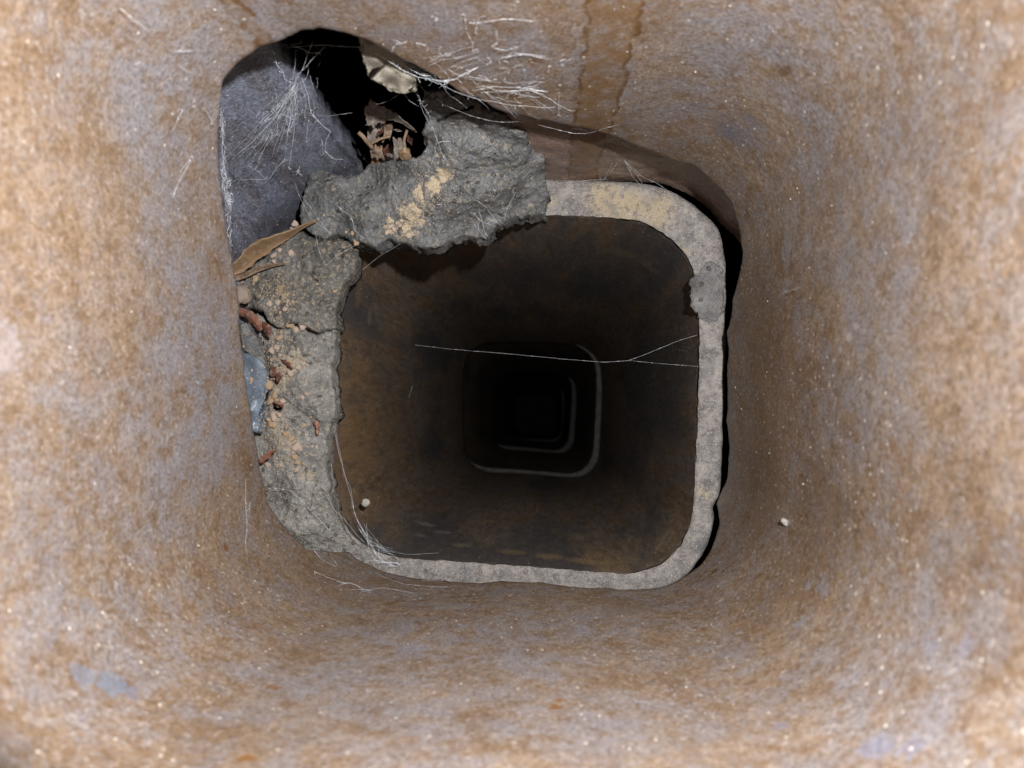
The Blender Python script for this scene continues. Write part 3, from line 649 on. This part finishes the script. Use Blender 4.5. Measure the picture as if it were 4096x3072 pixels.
for k_, (x, y, l, a, mt, lab) in enumerate([(1500,600,40,.9,LEAF2,'small dusty leaf scrap behind the stubby twig in the hole'),(1545,600,46,1.9,LEAF4,'dark curled leaf scrap in the middle of the hole'),(1560,620,38,.3,LEAF2,'grey leaf flake near the bottom of the hole'),
        (1520,530,42,2.4,LEAF4,'dark leaf flake under the pale curved leaf'),(1640,560,44,1.2,LEAF4,'dark leaf edge against the right side of the hole'),(1590,520,36,.2,LEAF2,'thin pale leaf flake right of the upright scrap')]):
    dx, dy = math.cos(a)*l/2, math.sin(a)*l/2; nx, ny = -dy*.45, dx*.45; d_ = .322+.002*(k_ % 3)
    ribbon_leaf('dead_leaf', [(x-dx,y-dy,d_),(x+nx,y+ny,d_-.003),(x+dx,y+dy,d_)], [(x-dx*.8,y-dy*.8,d_+.001),(x-nx,y-ny,d_+.004),(x+dx*.9,y+dy*.9,d_+.001)], mt, lab, G, rag=.35, cup=.0014, seed=30+k_, n=18, w=7)
TWIG = plain('dry_twig', (.20,.13,.08), (.30,.22,.15), 500, .8, .2)
def tube(V, F, pts, r, sides=5, taper=True):
    base = len(V); n = len(pts)
    for i, p in enumerate(pts):
        t = (pts[min(i+1, n-1)]-pts[max(i-1, 0)]).normalized()
        a = t.orthogonal().normalized() if abs(t.z) > .9 else t.cross(Vector((0, 0, 1))).normalized(); b = t.cross(a)
        rr = r*(1 if not taper else (.35+.65*math.sin(math.pi*min(1, max(0, (i+.6)/(n+.2))))))
        for s in range(sides):
            an = 2*math.pi*s/sides; V.append(p+a*math.cos(an)*rr+b*math.sin(an)*rr)
    for i in range(n-1):
        for s in range(sides):
            s2 = (s+1) % sides; F.append((base+i*sides+s, base+i*sides+s2, base+(i+1)*sides+s2, base+(i+1)*sides+s))
    F.append(tuple(base+s for s in reversed(range(sides)))); F.append(tuple(base+(n-1)*sides+s for s in range(sides)))
def twig(pts, r, label, group):
    V = []; F = []; P = resample([at(*p) for p in pts], 14, False)
    P = [p+Vector((nz(p, 300, 1), nz(p, 300, 5), nz(p, 300, 9)))*.0004 for p in P]
    tube(V, F, P, r, 6, False); return tag(mesh_obj('twig', V, F, TWIG), label, 'twig', group)
GT = 'twigs and stalks on the ledge'
twig([(1480,580,0.320),(1520,556,0.318),(1562,545,0.320)], .0006, 'thin pale twig lying across the leaves in the hole', GT)
twig([(1436,530,0.313),(1465,560,0.315),(1488,592,0.320)], .0010, 'stubby twig at the left edge of the hole', GT)
twig([(1628,520,0.320),(1615,560,0.320),(1618,610,0.323)], .0007, 'upright thin stalk at the right of the hole', GT)
def sliver(topl, botl, label, seed, mat):
    o = ribbon_leaf('bark_sliver', topl, botl, mat, label, GT, cup=-.0003, seed=seed, n=20, w=6, vein=False, rag=.45); o['category'] = 'bark sliver'
sliver([(1036,1838,.338),(1062,1818,.337),(1086,1798,.337),(1108,1796,.338)], [(1040,1856,.339),(1066,1838,.339),(1090,1816,.339),(1104,1806,.339)], 'short brown bark sliver by the lower left lip', 21, LEAF3)
sliver([(1254,1686,.341),(1262,1710,.340),(1268,1740,.341)], [(1272,1682,.341),(1278,1708,.341),(1276,1738,.341)], 'brown bark sliver at the inner edge of the mortar strip', 22, LEAF3)
sliver([(1128,1436,.339),(1152,1446,.338),(1176,1472,.339)], [(1130,1446,.340),(1148,1462,.339),(1168,1482,.340)], 'dark reddish bark sliver half buried in the left mortar strip', 23, LEAF4)
sliver([(1082,1470,.339),(1112,1484,.338),(1130,1510,.339)], [(1080,1500,.340),(1100,1512,.339),(1116,1530,.340)], 'dark reddish bark bit below the maroon leaf', 24, LEAF4)
sliver([(1098,1600,.339),(1120,1604,.338),(1138,1618,.339)], [(1096,1612,.340),(1116,1618,.339),(1130,1628,.340)], 'thin brown bark bit by the small dark pit in the mortar strip', 25, LEAF3)

# ------------------------------------------------------------------ pebbles and crumbs
def rock_mesh(name, seed, flat_=.6, sub=2):
    bm = bmesh.new(); bmesh.ops.create_icosphere(bm, subdivisions=sub, radius=1)
    for v in bm.verts:
        v.co *= 1+.45*noise.noise(v.co*1.3+Vector((seed, 0, seed)))+.30*noise.noise(v.co*3.3+Vector((seed, 3, 0)))*(1 if flat_ < .6 else .35)
        v.co.z *= flat_
    me = bpy.data.meshes.new(name); bm.to_mesh(me); bm.free(); return me
def rock(name, px, py, d, r, mat, label, cat, group=None, seed=1, flat_=.7, sub=3, me=None, sq=1.0):
    me = me or rock_mesh(name, seed, flat_, sub)
    if not me.materials: me.materials.append(mat); me.polygons.foreach_set('use_smooth', [True]*len(me.polygons))
    o = bpy.data.objects.new(name, me); C.objects.link(o); o.location = at(px, py, d)
    o.scale = (r, r*sq, r); o.rotation_euler = (random.uniform(-.3, .3), random.uniform(-.3, .3), random.uniform(0, 6.3))
    return tag(o, label, cat, group)
rock('pebble', 966, 1178, .334, .0042, plain('pinkish_stone', (.30,.235,.19), (.36,.29,.24), 200, .6), 'rounded pinkish pebble half hidden by the left lip', 'pebble', seed=2)
rock('seed', 1507, 650, .338, .0024, plain('orange_seed', (.42,.17,.06), (.52,.25,.11), 300, .3, .5), 'small round orange seed at the bottom edge of the hole', 'seed', seed=5, flat_=.85)
rock('crumb', 3142, 2088, wall_depth(3142, 2088)-.0014, .0016, plain('pale_grey_crumb', (.30,.28,.26), (.40,.38,.36), 700, .9), 'pale grey crumb stuck on the right liner wall', 'crumb', seed=8, sq=.7)
rock('crumb', 1462, 2012, .372, .0019, plain('grey_white_crumb', (.42,.40,.35), (.5,.48,.42), 700, .9), 'pale crumb on the inner wall near the lower left web', 'crumb', seed=9)
MAT_MUD = plain('tan_dried_mud', (.40,.28,.175), (.52,.385,.26), 500, .95, .1)
MAT_MUD2 = plain('pinkish_dried_mud', (.44,.335,.26), (.58,.47,.385), 500, .95, .1)
flakes = [rock_mesh('mud_flake', s, .42, 3) for s in (11, 12, 13, 14, 15, 16, 17)]
spots = [(1085,1440,9),(1100,1500,14),(1075,1540,12),(1108,1560,13),(1120,1420,9),(1105,1390,8),(1110,1350,12),(1125,1330,8),(1160,1300,9),(1175,1312,8),(1185,1318,9),(1200,1320,10),(1210,1305,12),(1090,1400,12),(1098,1580,12),(1085,1600,13),(1110,1610,12),(1130,1610,10),
 (1082,1675,13),(1100,1665,15),(1118,1660,12),(1090,1695,11),(1145,1735,16),(1165,1755,12),(1150,1700,7),(1190,1790,14),(1200,1800,10),(1170,1810,9),(1180,1830,10),(1190,1850,8),(1212,1855,11),(1185,1880,9),(1130,1775,8),(1250,1785,10),(1310,1650,9),(1215,1700,8),(1245,1668,10),(1265,1690,9),
 (1225,1575,9),(1210,1590,7),(1160,1490,11),(1195,1470,9),(1155,1450,10),(1135,1475,9),(1215,1440,8),(1230,1460,7),(1070,1860,9),(1075,1830,7),(1130,1960,7),(1002,1530,8),(1006,1518,6),(1340,1165,9),(1095,1020,10),(1098,1045,9),(1120,1000,6),(1035,1090,12),(1022,1118,12),(1015,1135,7),(970,1125,9),(985,1115,7),(1075,1215,11),(1110,1210,9),(1150,1205,8),(1170,1208,6),(1100,1240,9),(1120,1250,8),(1140,1235,7),
 (1562,905,13),(1575,915,10),(1385,928,5),(1412,932,7),(1425,968,11),(1160,925,8),(1165,912,10),(1180,895,10),(1295,860,6),(1165,1010,7),(1120,1350,10),(1070,1320,7),(1130,1460,8),(1090,1520,8)]
def crumb_label(x, y):
    if y < 990: return 'tan mud crumb on the big grey lump or its lower edge' if x > 1250 else 'tan mud crumb along the upper edge of the long tan leaf'
    if y < 1150: return 'tan mud crumb just below the long tan leaf' if x < 1200 else 'pale mud crumb by the inner edge of the crusty lump'
    if y < 1290: return 'tan mud crumb in the sandy pocket of the crusty lump'
    if y < 1420: return 'tan mud crumb beside or right of the maroon leaf curl'
    if y < 1560: return 'tan mud crumb on the sandy stretch below the maroon leaf'
    if y < 1720: return 'tan mud crumb by the diagonal crack of the mortar strip'
    return 'tan mud crumb on the dark lower stretch of the mortar strip'
def ledge_depth(x, y):
    best = .345; sw = sv = 0
    for cx, cy, cd in (C_ctrl if y > 1300 else (B_ctrl if (x < 1430 and y > 935) else A_ctrl)):
        w = 1/((x-cx)**2+(y-cy)**2+900)**1.5; sw += w; sv += w*cd
    return sv/sw
# ledge surface by ray: exact height of whatever mortar lies under the crumb
dg = bpy.context.evaluated_depsgraph_get(); dg.update()
lumps = [o for o in C.objects if o.name.startswith(('mortar_lump', 'mortar_slab', 'glazed_sliver'))]
def hit_depth(x, y, fallback):
    s = slope(x, y); dr = Vector((s.x, s.y, -1)).normalized(); best = None
    for o in lumps:
        ok, loc, nor, i = o.ray_cast(Vector((0, 0, 0)), dr)
        if ok and (best is None or loc.z > -best): best = -loc.z
    return best if best else fallback
for i, (x, y, r) in enumerate(spots):
    d = hit_depth(x, y, ledge_depth(x, y))
    rock('mud_flake', x, y, d-.0004, r*d/F0*random.choice([.7, .9, 1.1, 1.3, 1.6]), MAT_MUD if i % 7 < 3 else MAT_MUD2, crumb_label(x, y), 'mud crumb', 'tan mud crumbs on the ledge', me=flakes[i % 7], sq=random.uniform(.55, 1.15))

def scatter(name, pts, mat, label, cat):
    """many grains too small to pick apart: one mesh"""
    V = []; F = []
    t = [(1,0,0),(-1,0,0),(0,1,0),(0,-1,0),(0,0,1),(0,0,-1)]
    fs = [(0,2,4),(2,1,4),(1,3,4),(3,0,4),(2,0,5),(1,2,5),(3,1,5),(0,3,5)]
    for p, r in pts:
        b = len(V); e = Matrix.Rotation(random.uniform(0, 6), 3, 'Z') @ Matrix.Rotation(random.uniform(0, 6), 3, 'X')
        for q in t: V.append(p+(e @ Vector(q))*r*random.uniform(.5, 1.2))
        F += [tuple(b+i for i in f) for f in fs]
    return tag(mesh_obj(name, V, F, mat, smooth=False), label, cat, kind='stuff')
pts = []
for i in range(5200):
    x, y = random.choice([(random.gauss(1115, 40), random.gauss(1480, 100)), (random.gauss(1095, 25), random.uniform(1280, 1720)), (random.gauss(1140, 45), random.gauss(1790, 70)), (random.gauss(1095, 30), random.gauss(1690, 60)), (random.gauss(1110, 60), random.gauss(1180, 60)), (random.gauss(1200, 90), random.uniform(1900, 2200)), (random.uniform(1250, 2150), random.uniform(660, 960)), (random.uniform(960, 1330), random.uniform(1250, 2100)), (random.gauss(1720, 50), random.gauss(780, 70))])
    d = hit_depth(x, y, None)
    if d and d < .36: pts.append((at(x, y, d-.0001), random.choice([.00012, .00016, .0002, .00025, .0003, .00045, .0006 if x < 1250 and 1150 < y < 1900 else .0003])*random.uniform(.7, 1.1)))
scatter('sand_grit', pts, plain('pale_sand', (.42,.32,.22), (.58,.50,.40), 900, .8, .3), 'fine tan grit scattered over the grey mortar', 'grit')
pts = []
nr1 = normals2(SEC1)
for i in range(2600):
    k = random.randrange(N1); p = SEC1[k]; L_ = lip_depth(p); d = random.uniform(.10, L_-.004)
    if nz(Vector((p.x, p.y, d)), 38, 4)+.5*nz(Vector((p.x, p.y, d)), 120, 6) < random.uniform(-.15, .5): continue
    q = Vector((p.x, p.y, -d)); w = .0010*nz(q, 16, 2)+.00012*nz(q, 95, 5)
    a = p+nr1[k]*w; pts.append((Vector((a.x, a.y, -d)), random.choice([.00007, .00009, .0001, .00013, .00016, .0002, .0003])*random.uniform(.7, 1.2)))
scatter('salt_specks', pts, plain('white_salt', (.62,.58,.53), (.78,.75,.70), 900, .3, .7), 'tiny white salt specks on the nearest liner walls', 'specks')

# ------------------------------------------------------------------ cobwebs
web = NT('cobweb_silk'); web.b.inputs['Sheen Weight'].default_value = .3
MAT_WEB = web.finish((.80, .83, .88), .5, .5)
class Web:
    def __init__(s): s.V = []; s.F = []
    def strand(s, pts, r=.00010, jit=.0006, n=None, fuzz=0):
        P = [at(*p) if not isinstance(p, Vector) else p for p in pts]; r0 = r; r = r*.45
        L = sum((b-a).length for a, b in zip(P, P[1:])); n = n or max(5, int(L/.0010)); jit = min(jit, .0007)
        Q = resample(P, n, False); sd = random.uniform(0, 99)
        sag = min(.0030, L*.07)*random.uniform(-.6, 1)
        Q = [q-Vector((0, sag*math.sin(math.pi*i_/(n-1)) if len(pts) > 2 and jit > .00025 else 0, 0))+Vector((nz(q, 110, sd), nz(q, 110, sd+7), .4*nz(q, 110, sd+13)))*jit*1.5+Vector((nz(q, 900, sd), nz(q, 900, sd+7), 0))*jit*.3 for i_, q in enumerate(Q)]
        # beads and thicker clots of dust on the silk
        base = len(s.V); m = len(Q)
        for i, p in enumerate(Q):
            t = (Q[min(i+1, m-1)]-Q[max(i-1, 0)]).normalized()
            a = t.cross(Vector((.01, .02, 1))).normalized(); b = t.cross(a)
            rr = r*(.55+.9*max(0, nz(p, 500, sd+3))+(1.1 if random.random() < .06 else 0))
            for k in range(4):
                an = math.pi*k/2; s.V.append(p+(a*math.cos(an)+b*math.sin(an))*rr)
        for i in range(m-1):
            for k in range(4):
                k2 = (k+1) % 4; s.F.append((base+i*4+k, base+i*4+k2, base+(i+1)*4+k2, base+(i+1)*4+k))
        for f in range((fuzz+1)//2):
            p = random.choice(Q); l = random.choice([.0006, .0009, .0013, .002])*random.uniform(.6, 1.1)
            v = Vector((random.uniform(-1, 1), random.uniform(-1, 1), random.uniform(-.3, .3))).normalized()*l
            s.strand([p, p+v*.5+Vector((random.uniform(-1, 1), random.uniform(-1, 1), 0))*l*.25, p+v], r0*.6, .0001, 4)
        return Q
    def done(s, label, kind=None): return tag(mesh_obj('cobweb', s.V, s.F, MAT_WEB), label, 'cobweb', None if kind else 'dusty cobwebs round the opening', kind)
R = random.uniform
# hanging web in the upper left hole
w = Web()
c2 = lambda x, y, d: (800+x*.678, 50+y*.678, d)
w.strand([c2(400,195,.235),c2(520,205,.234),c2(640,190,.234),c2(780,195,.233),c2(960,205,.228)], .00016, .0003, fuzz=8)
w.strand([c2(480,190,.235),c2(560,182,.235),c2(610,175,.236)], .00014, .0004, fuzz=5)
main = w.strand([c2(735,215,.236),c2(690,250,.238),c2(640,310,.242),c2(580,390,.25),c2(540,470,.258),c2(480,540,.265),c2(380,640,.27)], .00019, .0006, fuzz=26)
w.strand([c2(590,205,.236),c2(640,235,.237),c2(695,245,.238)], .00018, .0005, fuzz=10)
w.strand([c2(660,170,.236),c2(640,240,.238),c2(620,330,.243),c2(560,420,.25)], .00012, .0004, fuzz=6)
w.strand([c2(430,230,.24),c2(460,300,.242),c2(490,330,.245),c2(500,380,.247),c2(535,410,.25)], .00018, .0006, fuzz=18)
w.strand([c2(370,285,.245),c2(420,290,.244),c2(460,300,.243)], .00016, .0005, fuzz=8)
w.strand([c2(565,220,.238),c2(560,290,.245),c2(548,400,.25)], .0001, .0003)
for x1, y1 in [(150,860),(240,900),(340,880),(420,850),(500,800),(540,700)]+[(R(170,620),R(560,960)) for _ in range(16)]:
    w.strand([c2(560+R(-20,20),430+R(-20,20),.258),c2((560+x1)/2+R(-10,20),(430+y1)/2+R(-20,20),.272),c2(x1,y1,.285)], .00010, .0006, fuzz=3)
w.strand([c2(600,380,.25),c2(640,470,.258),c2(660,570,.266),c2(720,620,.27),c2(770,660,.275),c2(745,720,.28),c2(740,790,.285),c2(780,840,.29),c2(850,870,.295)], .00019, .0010, fuzz=22)
w.strand([c2(590,400,.25),c2(600,480,.258),c2(630,540,.265),c2(620,620,.27)], .00014, .0008, fuzz=10)
w.strand([c2(380,640,.27),c2(430,620,.27),c2(490,600,.27),c2(560,640,.272),c2(530,700,.275)], .00015, .0012, fuzz=16)
w.strand([c2(640,605,.27),c2(770,610,.28),c2(900,590,.285)], .00008, .0004)
w.strand([c2(240,990,.295),c2(330,975,.295),c2(410,960,.293),c2(440,920,.29),c2(510,860,.288)], .00013, .0009, fuzz=10)
w.strand([c2(285,900,.29),c2(340,940,.292),c2(380,980,.295)], .00011, .0006, fuzz=4)
w.strand([c2(560,1010,.30),c2(600,1090,.31),c2(660,1190,.318),c2(780,1310,.322)], .00011, .0004)
for k in range(34):
    x, y = R(330, 720), R(260, 760); a = R(1.2, 2.6); l = R(30, 130)
    w.strand([c2(x,y,.262),c2(x+l*.5*math.cos(a)+R(-14,14),y+l*.5*math.sin(a),.266),c2(x+l*math.cos(a),y+l*math.sin(a),.27)], .00010, .0007, fuzz=6)
w.strand([c2(590,900,.295),c2(570,940,.298),c2(590,960,.3)], .00022, .0012, fuzz=18)
w.done('bluish white cobweb hanging in the hole at upper left')
# silk clinging to the left lip
w = Web()
for i in range(46):
    y0 = R(420, 980); l = R(25, 110); x = lambda y: 884+18*math.sin((y-500)/260)+(10 if y > 760 else 0)
    P_ = [(x(y0+l*t)+R(-12, 14), y0+l*t, .252+.03*(y0-400)/600+R(-.002, .004)) for t in (0, .35, .7, 1)]
    w.strand(P_, .00011, .0006, fuzz=2)
for (x, y) in ((918,780),(921,815),(916,800),(912,735)):
    for _ in range(8): w.strand([(x+R(-14,14),y+R(-14,14),.268),(x+R(-14,14),y+R(-14,14),.267),(x+R(-14,14),y+R(-14,14),.268)], .00012, .0006)
w.done('fuzzy white web clinging along the left lip edge')
# web over the top lip to the right of the hole, lying against the wall
w = Web()
def onwall(x, y, k=.985): return (x, y, wall_depth(x, y)*k)
w.strand([c2(960,205,.222),c2(1060,240,.222),c2(1180,300,.225),c2(1280,345,.228),c2(1400,362,.228),c2(1500,355,.226),c2(1600,320,.222),c2(1700,285,.218),c2(1780,270,.216)], .00022, .0004, fuzz=40)
for k in range(6):
    o_ = R(-22, 22); w.strand([c2(1150+R(-60,30),270+R(-25,15),.225),c2(1300+R(-20,20),350+o_,.228),c2(1420,365+o_*.7,.228),c2(1580+R(-20,40),330+o_,.223),c2(1720+R(-60,60),285+R(-25,15),.218)], .00011, .0005, fuzz=5)
for k in range(36):
    x0 = R(1280, 1900); y0 = 345+(x0-1280)*.30+R(-90, 20); ln = R(60, 330); a = R(-.5, .8)
    q0 = c2(x0, y0, 0); q1 = c2(x0+ln*.5*math.cos(a), y0+ln*.5*math.sin(a)+R(-18,14), 0); q2 = c2(x0+ln*math.cos(a), y0+ln*math.sin(a), 0)
    w.strand([onwall(*q[:2], .992) for q in (q0, q1, q2)], .00007, .0010, fuzz=4)
for a in ([(1330,390),(1500,440),(1680,480),(1820,510),(2090,552)],[(1720,460),(1880,480),(2120,490),(2120,600)],[(1740,210),(1800,225),(1880,208),(1840,240),(2040,265)],[(1950,460),(2080,520),(2190,580)],[(1700,440),(1850,440),(2050,470)],
          [(1590,60),(1750,58),(1970,58)],[(1560,20),(1570,120),(1600,190),(1610,230)],[(1140,215),(1150,180),(1210,175)],[(1270,180),(1330,190)],[(1730,210),(1750,150),(1745,110)],[(1780,260),(1900,250),(2045,262)],[(1380,50),(1400,30)],[(1650,40),(1630,130)]):
    w.strand([onwall(*c2(x, y, 0)[:2]) for x, y in a], .00012, .0005, fuzz=9)
for k in range(60):
    x, y = R(1500, 2250), R(190, 500); x += 0
    if y > 150+(x-1450)*.42: continue
    a = R(0, 6.3); l = R(6, 26); w.strand([onwall(x, y), onwall(x+l*math.cos(a), y+l*math.sin(a)*.6)], .00011, .0003, 5, fuzz=1)
w.done('white cobweb spread over the top wall above the long dark gap')
# strand down over the big lump
w = Web()
w.strand([c2(1260,455,.262),c2(1290,490,.27),c2(1320,560,.28),c2(1370,630,.29),c2(1400,720,.296),c2(1440,840,.305),c2(1475,900,.31)], .00018, .0003, fuzz=8)
w.strand([c2(1270,460,.262),c2(1300,530,.27),c2(1345,590,.28)], .00022, .0008, fuzz=16)
w.strand([c2(1400,720,.296),c2(1385,830,.305),c2(1350,910,.31),c2(1310,1000,.314)], .00011, .0003)
w.strand([c2(1395,765,.298),c2(1430,755,.298),c2(1480,758,.3)], .00022, .0005)
w.strand([c2(1200,455,.255),c2(1120,510,.262),c2(1040,545,.27)], .00012, .0003)
w.strand([c2(1190,455,.255),c2(1230,510,.262),c2(1290,550,.275)], .00012, .0004, fuzz=3)
w.strand([c2(1290,410,.252),c2(1360,470,.26),c2(1450,550,.27)], .00013, .0006, fuzz=4)
w.strand([c2(1450,550,.268),c2(1600,580,.268),c2(1800,610,.27),c2(2000,640,.275)], .0001, .0003)
w.done('long dusty silk threads draped down over the grey mortar lump'); w = Web()
for x0, y0, x1, y1 in ((1770,1260,1600,1080),(1750,1270,1620,1180),(1700,1320,1650,1170),(1690,1330,1640,1250),(1790,1230,1830,1120),(1830,1120,1850,1040),(1790,1230,1690,1210),(1480,1120,1390,1130),(1500,1060,1520,980),(1520,980,1590,970)):
    w.strand([c2(x0,y0,.325),c2((x0+x1)/2+R(-25,25),(y0+y1)/2+R(-25,25),.318),c2(x1,y1,.318)], .00014, .0008, fuzz=6)
w.done('little silk tangle at the lower right corner of the mortar lump')
w = Web()
w.strand([c2(800,1140,.322),c2(880,1200,.32),c2(920,1290,.322),c2(970,1330,.324)], .00016, .0006, fuzz=5)
w.strand([c2(680,1290,.322),c2(700,1400,.325),c2(740,1495,.328)], .0001, .0002); w.strand([c2(740,1495,.328),c2(800,1430,.328),c2(930,1365,.33)], .00012, .0003)
w.strand([c2(960,1520,.345),c2(1050,1440,.345),c2(1180,1365,.335)], .00012, .0003); w.strand([c2(600,1080,.316),c2(680,1200,.32),c2(770,1310,.322)], .0001, .0003)
w.done('faint crossing silk threads between the mortar lump and left ledge')
# lower left web
w = Web()
c5 = lambda x, y, d: (900+x*.6027, 1400+y*.6027, d)
w.strand([c5(720,500,.348),c5(740,600,.35),c5(770,720,.352),c5(800,820,.352),c5(840,950,.352),c5(870,1080,.35),c5(920,1180,.348),c5(980,1290,.346),c5(1010,1360,.345)], .00017, .0006, fuzz=14)
w.strand([c5(730,470,.348),c5(760,650,.351),c5(785,800,.353),c5(830,900,.353),c5(860,1050,.352),c5(940,1240,.348)], .00013, .0006, fuzz=6)
w.strand([c5(680,980,.343),c5(730,1080,.345),c5(830,1180,.347),c5(930,1280,.346)], .00012, .0006, fuzz=6)
for k in range(14):
    w.strand([c5(R(880,940),R(1150,1210),.350),c5(R(930,1010),R(1240,1300),.348),c5(R(1000,1160),R(1310,1400),.347)], .00009, .0007, fuzz=4)
for k in range(8):
    w.strand([c5(R(960,1040),R(1330,1420),.345),c5(R(1050,1100),R(1390,1430),.345),c5(R(1110,1190),R(1410,1450),.346)], .00015, .001, fuzz=9)
w.strand([c5(320,915,.338),c5(430,945,.338),c5(540,1050,.338),c5(600,1110,.34),c5(690,1190,.342)], .00016, .0003, fuzz=4)
w.strand([c5(500,1190,.338),c5(620,1150,.338),c5(760,1110,.342)], .00009, .0004); w.strand([c5(460,740,.338),c5(440,850,.336),c5(490,950,.338)], .0001, .0004, fuzz=2)
w.strand([c5(1040,1310,.347),c5(1200,1330,.352),c5(1420,1345,.354)], .00009, .0003); w.strand([c5(1320,1420,.352),c5(1385,1490,.350),c5(1410,1455,.351)], .00012, .0004, fuzz=4)
w.done('pale cobweb stretched across the lower left corner of the opening')
w = Web()
for a in ([(580,1320),(640,1380),(730,1430)],[(700,1330),(710,1380),(745,1430)],[(590,1465),(680,1510),(760,1535),(800,1550)],[(750,1540),(850,1560),(960,1600)],[(840,1590),(930,1585),(970,1600)],[(610,1600),(640,1575)],[(900,1600),(1050,1590),(1250,1620)],[(760,1560),(830,1545),(900,1580)],[(135,860),(140,1100),(145,1350)],[(170,1000),(160,1100)],[(1000,1420),(1200,1500),(1450,1530)],[(1000,1480),(1250,1550),(1480,1570)]):
    w.strand([onwall(*c5(x, y, 0)[:2], .99) for x, y in a], .0001, .0004, fuzz=5)
w.done('thin web threads lying on the wall below the lower left corner', 'stuff')
# lone threads across the dark opening
w = Web()
w.strand([(1660,1380,.40),(1820,1398,.39),(2050,1417,.38),(2300,1440,.37),(2420,1449,.366),(2515,1442,.364)], .00013, .0001); w.strand([(2515,1442,.364),(2600,1410,.36),(2720,1360,.356),(2790,1340,.354)], .00012, .0001)
w.strand([(2515,1442,.364),(2650,1455,.358),(2795,1466,.353)], .00009, .0001); w.done('bright forked silk thread strung across the dark flue opening'); w = Web(); w.strand([(1635,1590,.4),(1650,1545,.4)], .0001, .0001); 
w.done('faint short silk thread deep at the left of the dark flue')
w = Web()
w.strand([(2050,470,.27),(2200,500,.275),(2290,520,.28),(2340,522,.28),(2470,500,.262)], .00012, .0003, fuzz=3); w.strand([(2285,525,.282),(2290,515,.28),(2345,522,.28)], .00022, .0004, fuzz=3)
w.strand([(2470,560,.29),(2520,590,.296),(2550,590,.296),(2575,560,.285),(2590,548,.28)], .00014, .0003, fuzz=3)
w.done('silk thread hung along the lip above the brown shard'); w = Web()
for x0, y0, x1, y1 in ((2500,645,2570,735),(2495,640,2560,738),(2510,655,2600,720),(2600,720,2700,785),(2450,650,2420,715),(2515,612,2530,650),(2480,625,2440,690),(2430,715,2230,735),(2250,735,2170,760),(2215,780,2190,835)):
    w.strand([(x0,y0,.325),((x0+x1)/2+R(-6,6),(y0+y1)/2+R(-6,6),.332),(x1,y1,.340)], .00013, .0004, fuzz=3)
w.done('small web threads between the brown shard and pale rim at top right')
w = Web()
for a in ([(480,30),(560,90),(595,125)],[(700,205),(770,200)],[(715,262),(770,290)],[(690,520),(730,440)],[(820,440),(860,500)],[(715,690),(770,620)],[(540,260),(560,245)],[(3130,1175),(3200,1150)],[(690,790),(760,640)]):
    w.strand([onwall(*p, .985) for p in a], .00013, .0003, fuzz=2)
w.done('short stray silk wisps on the nearest liner walls', 'stuff')
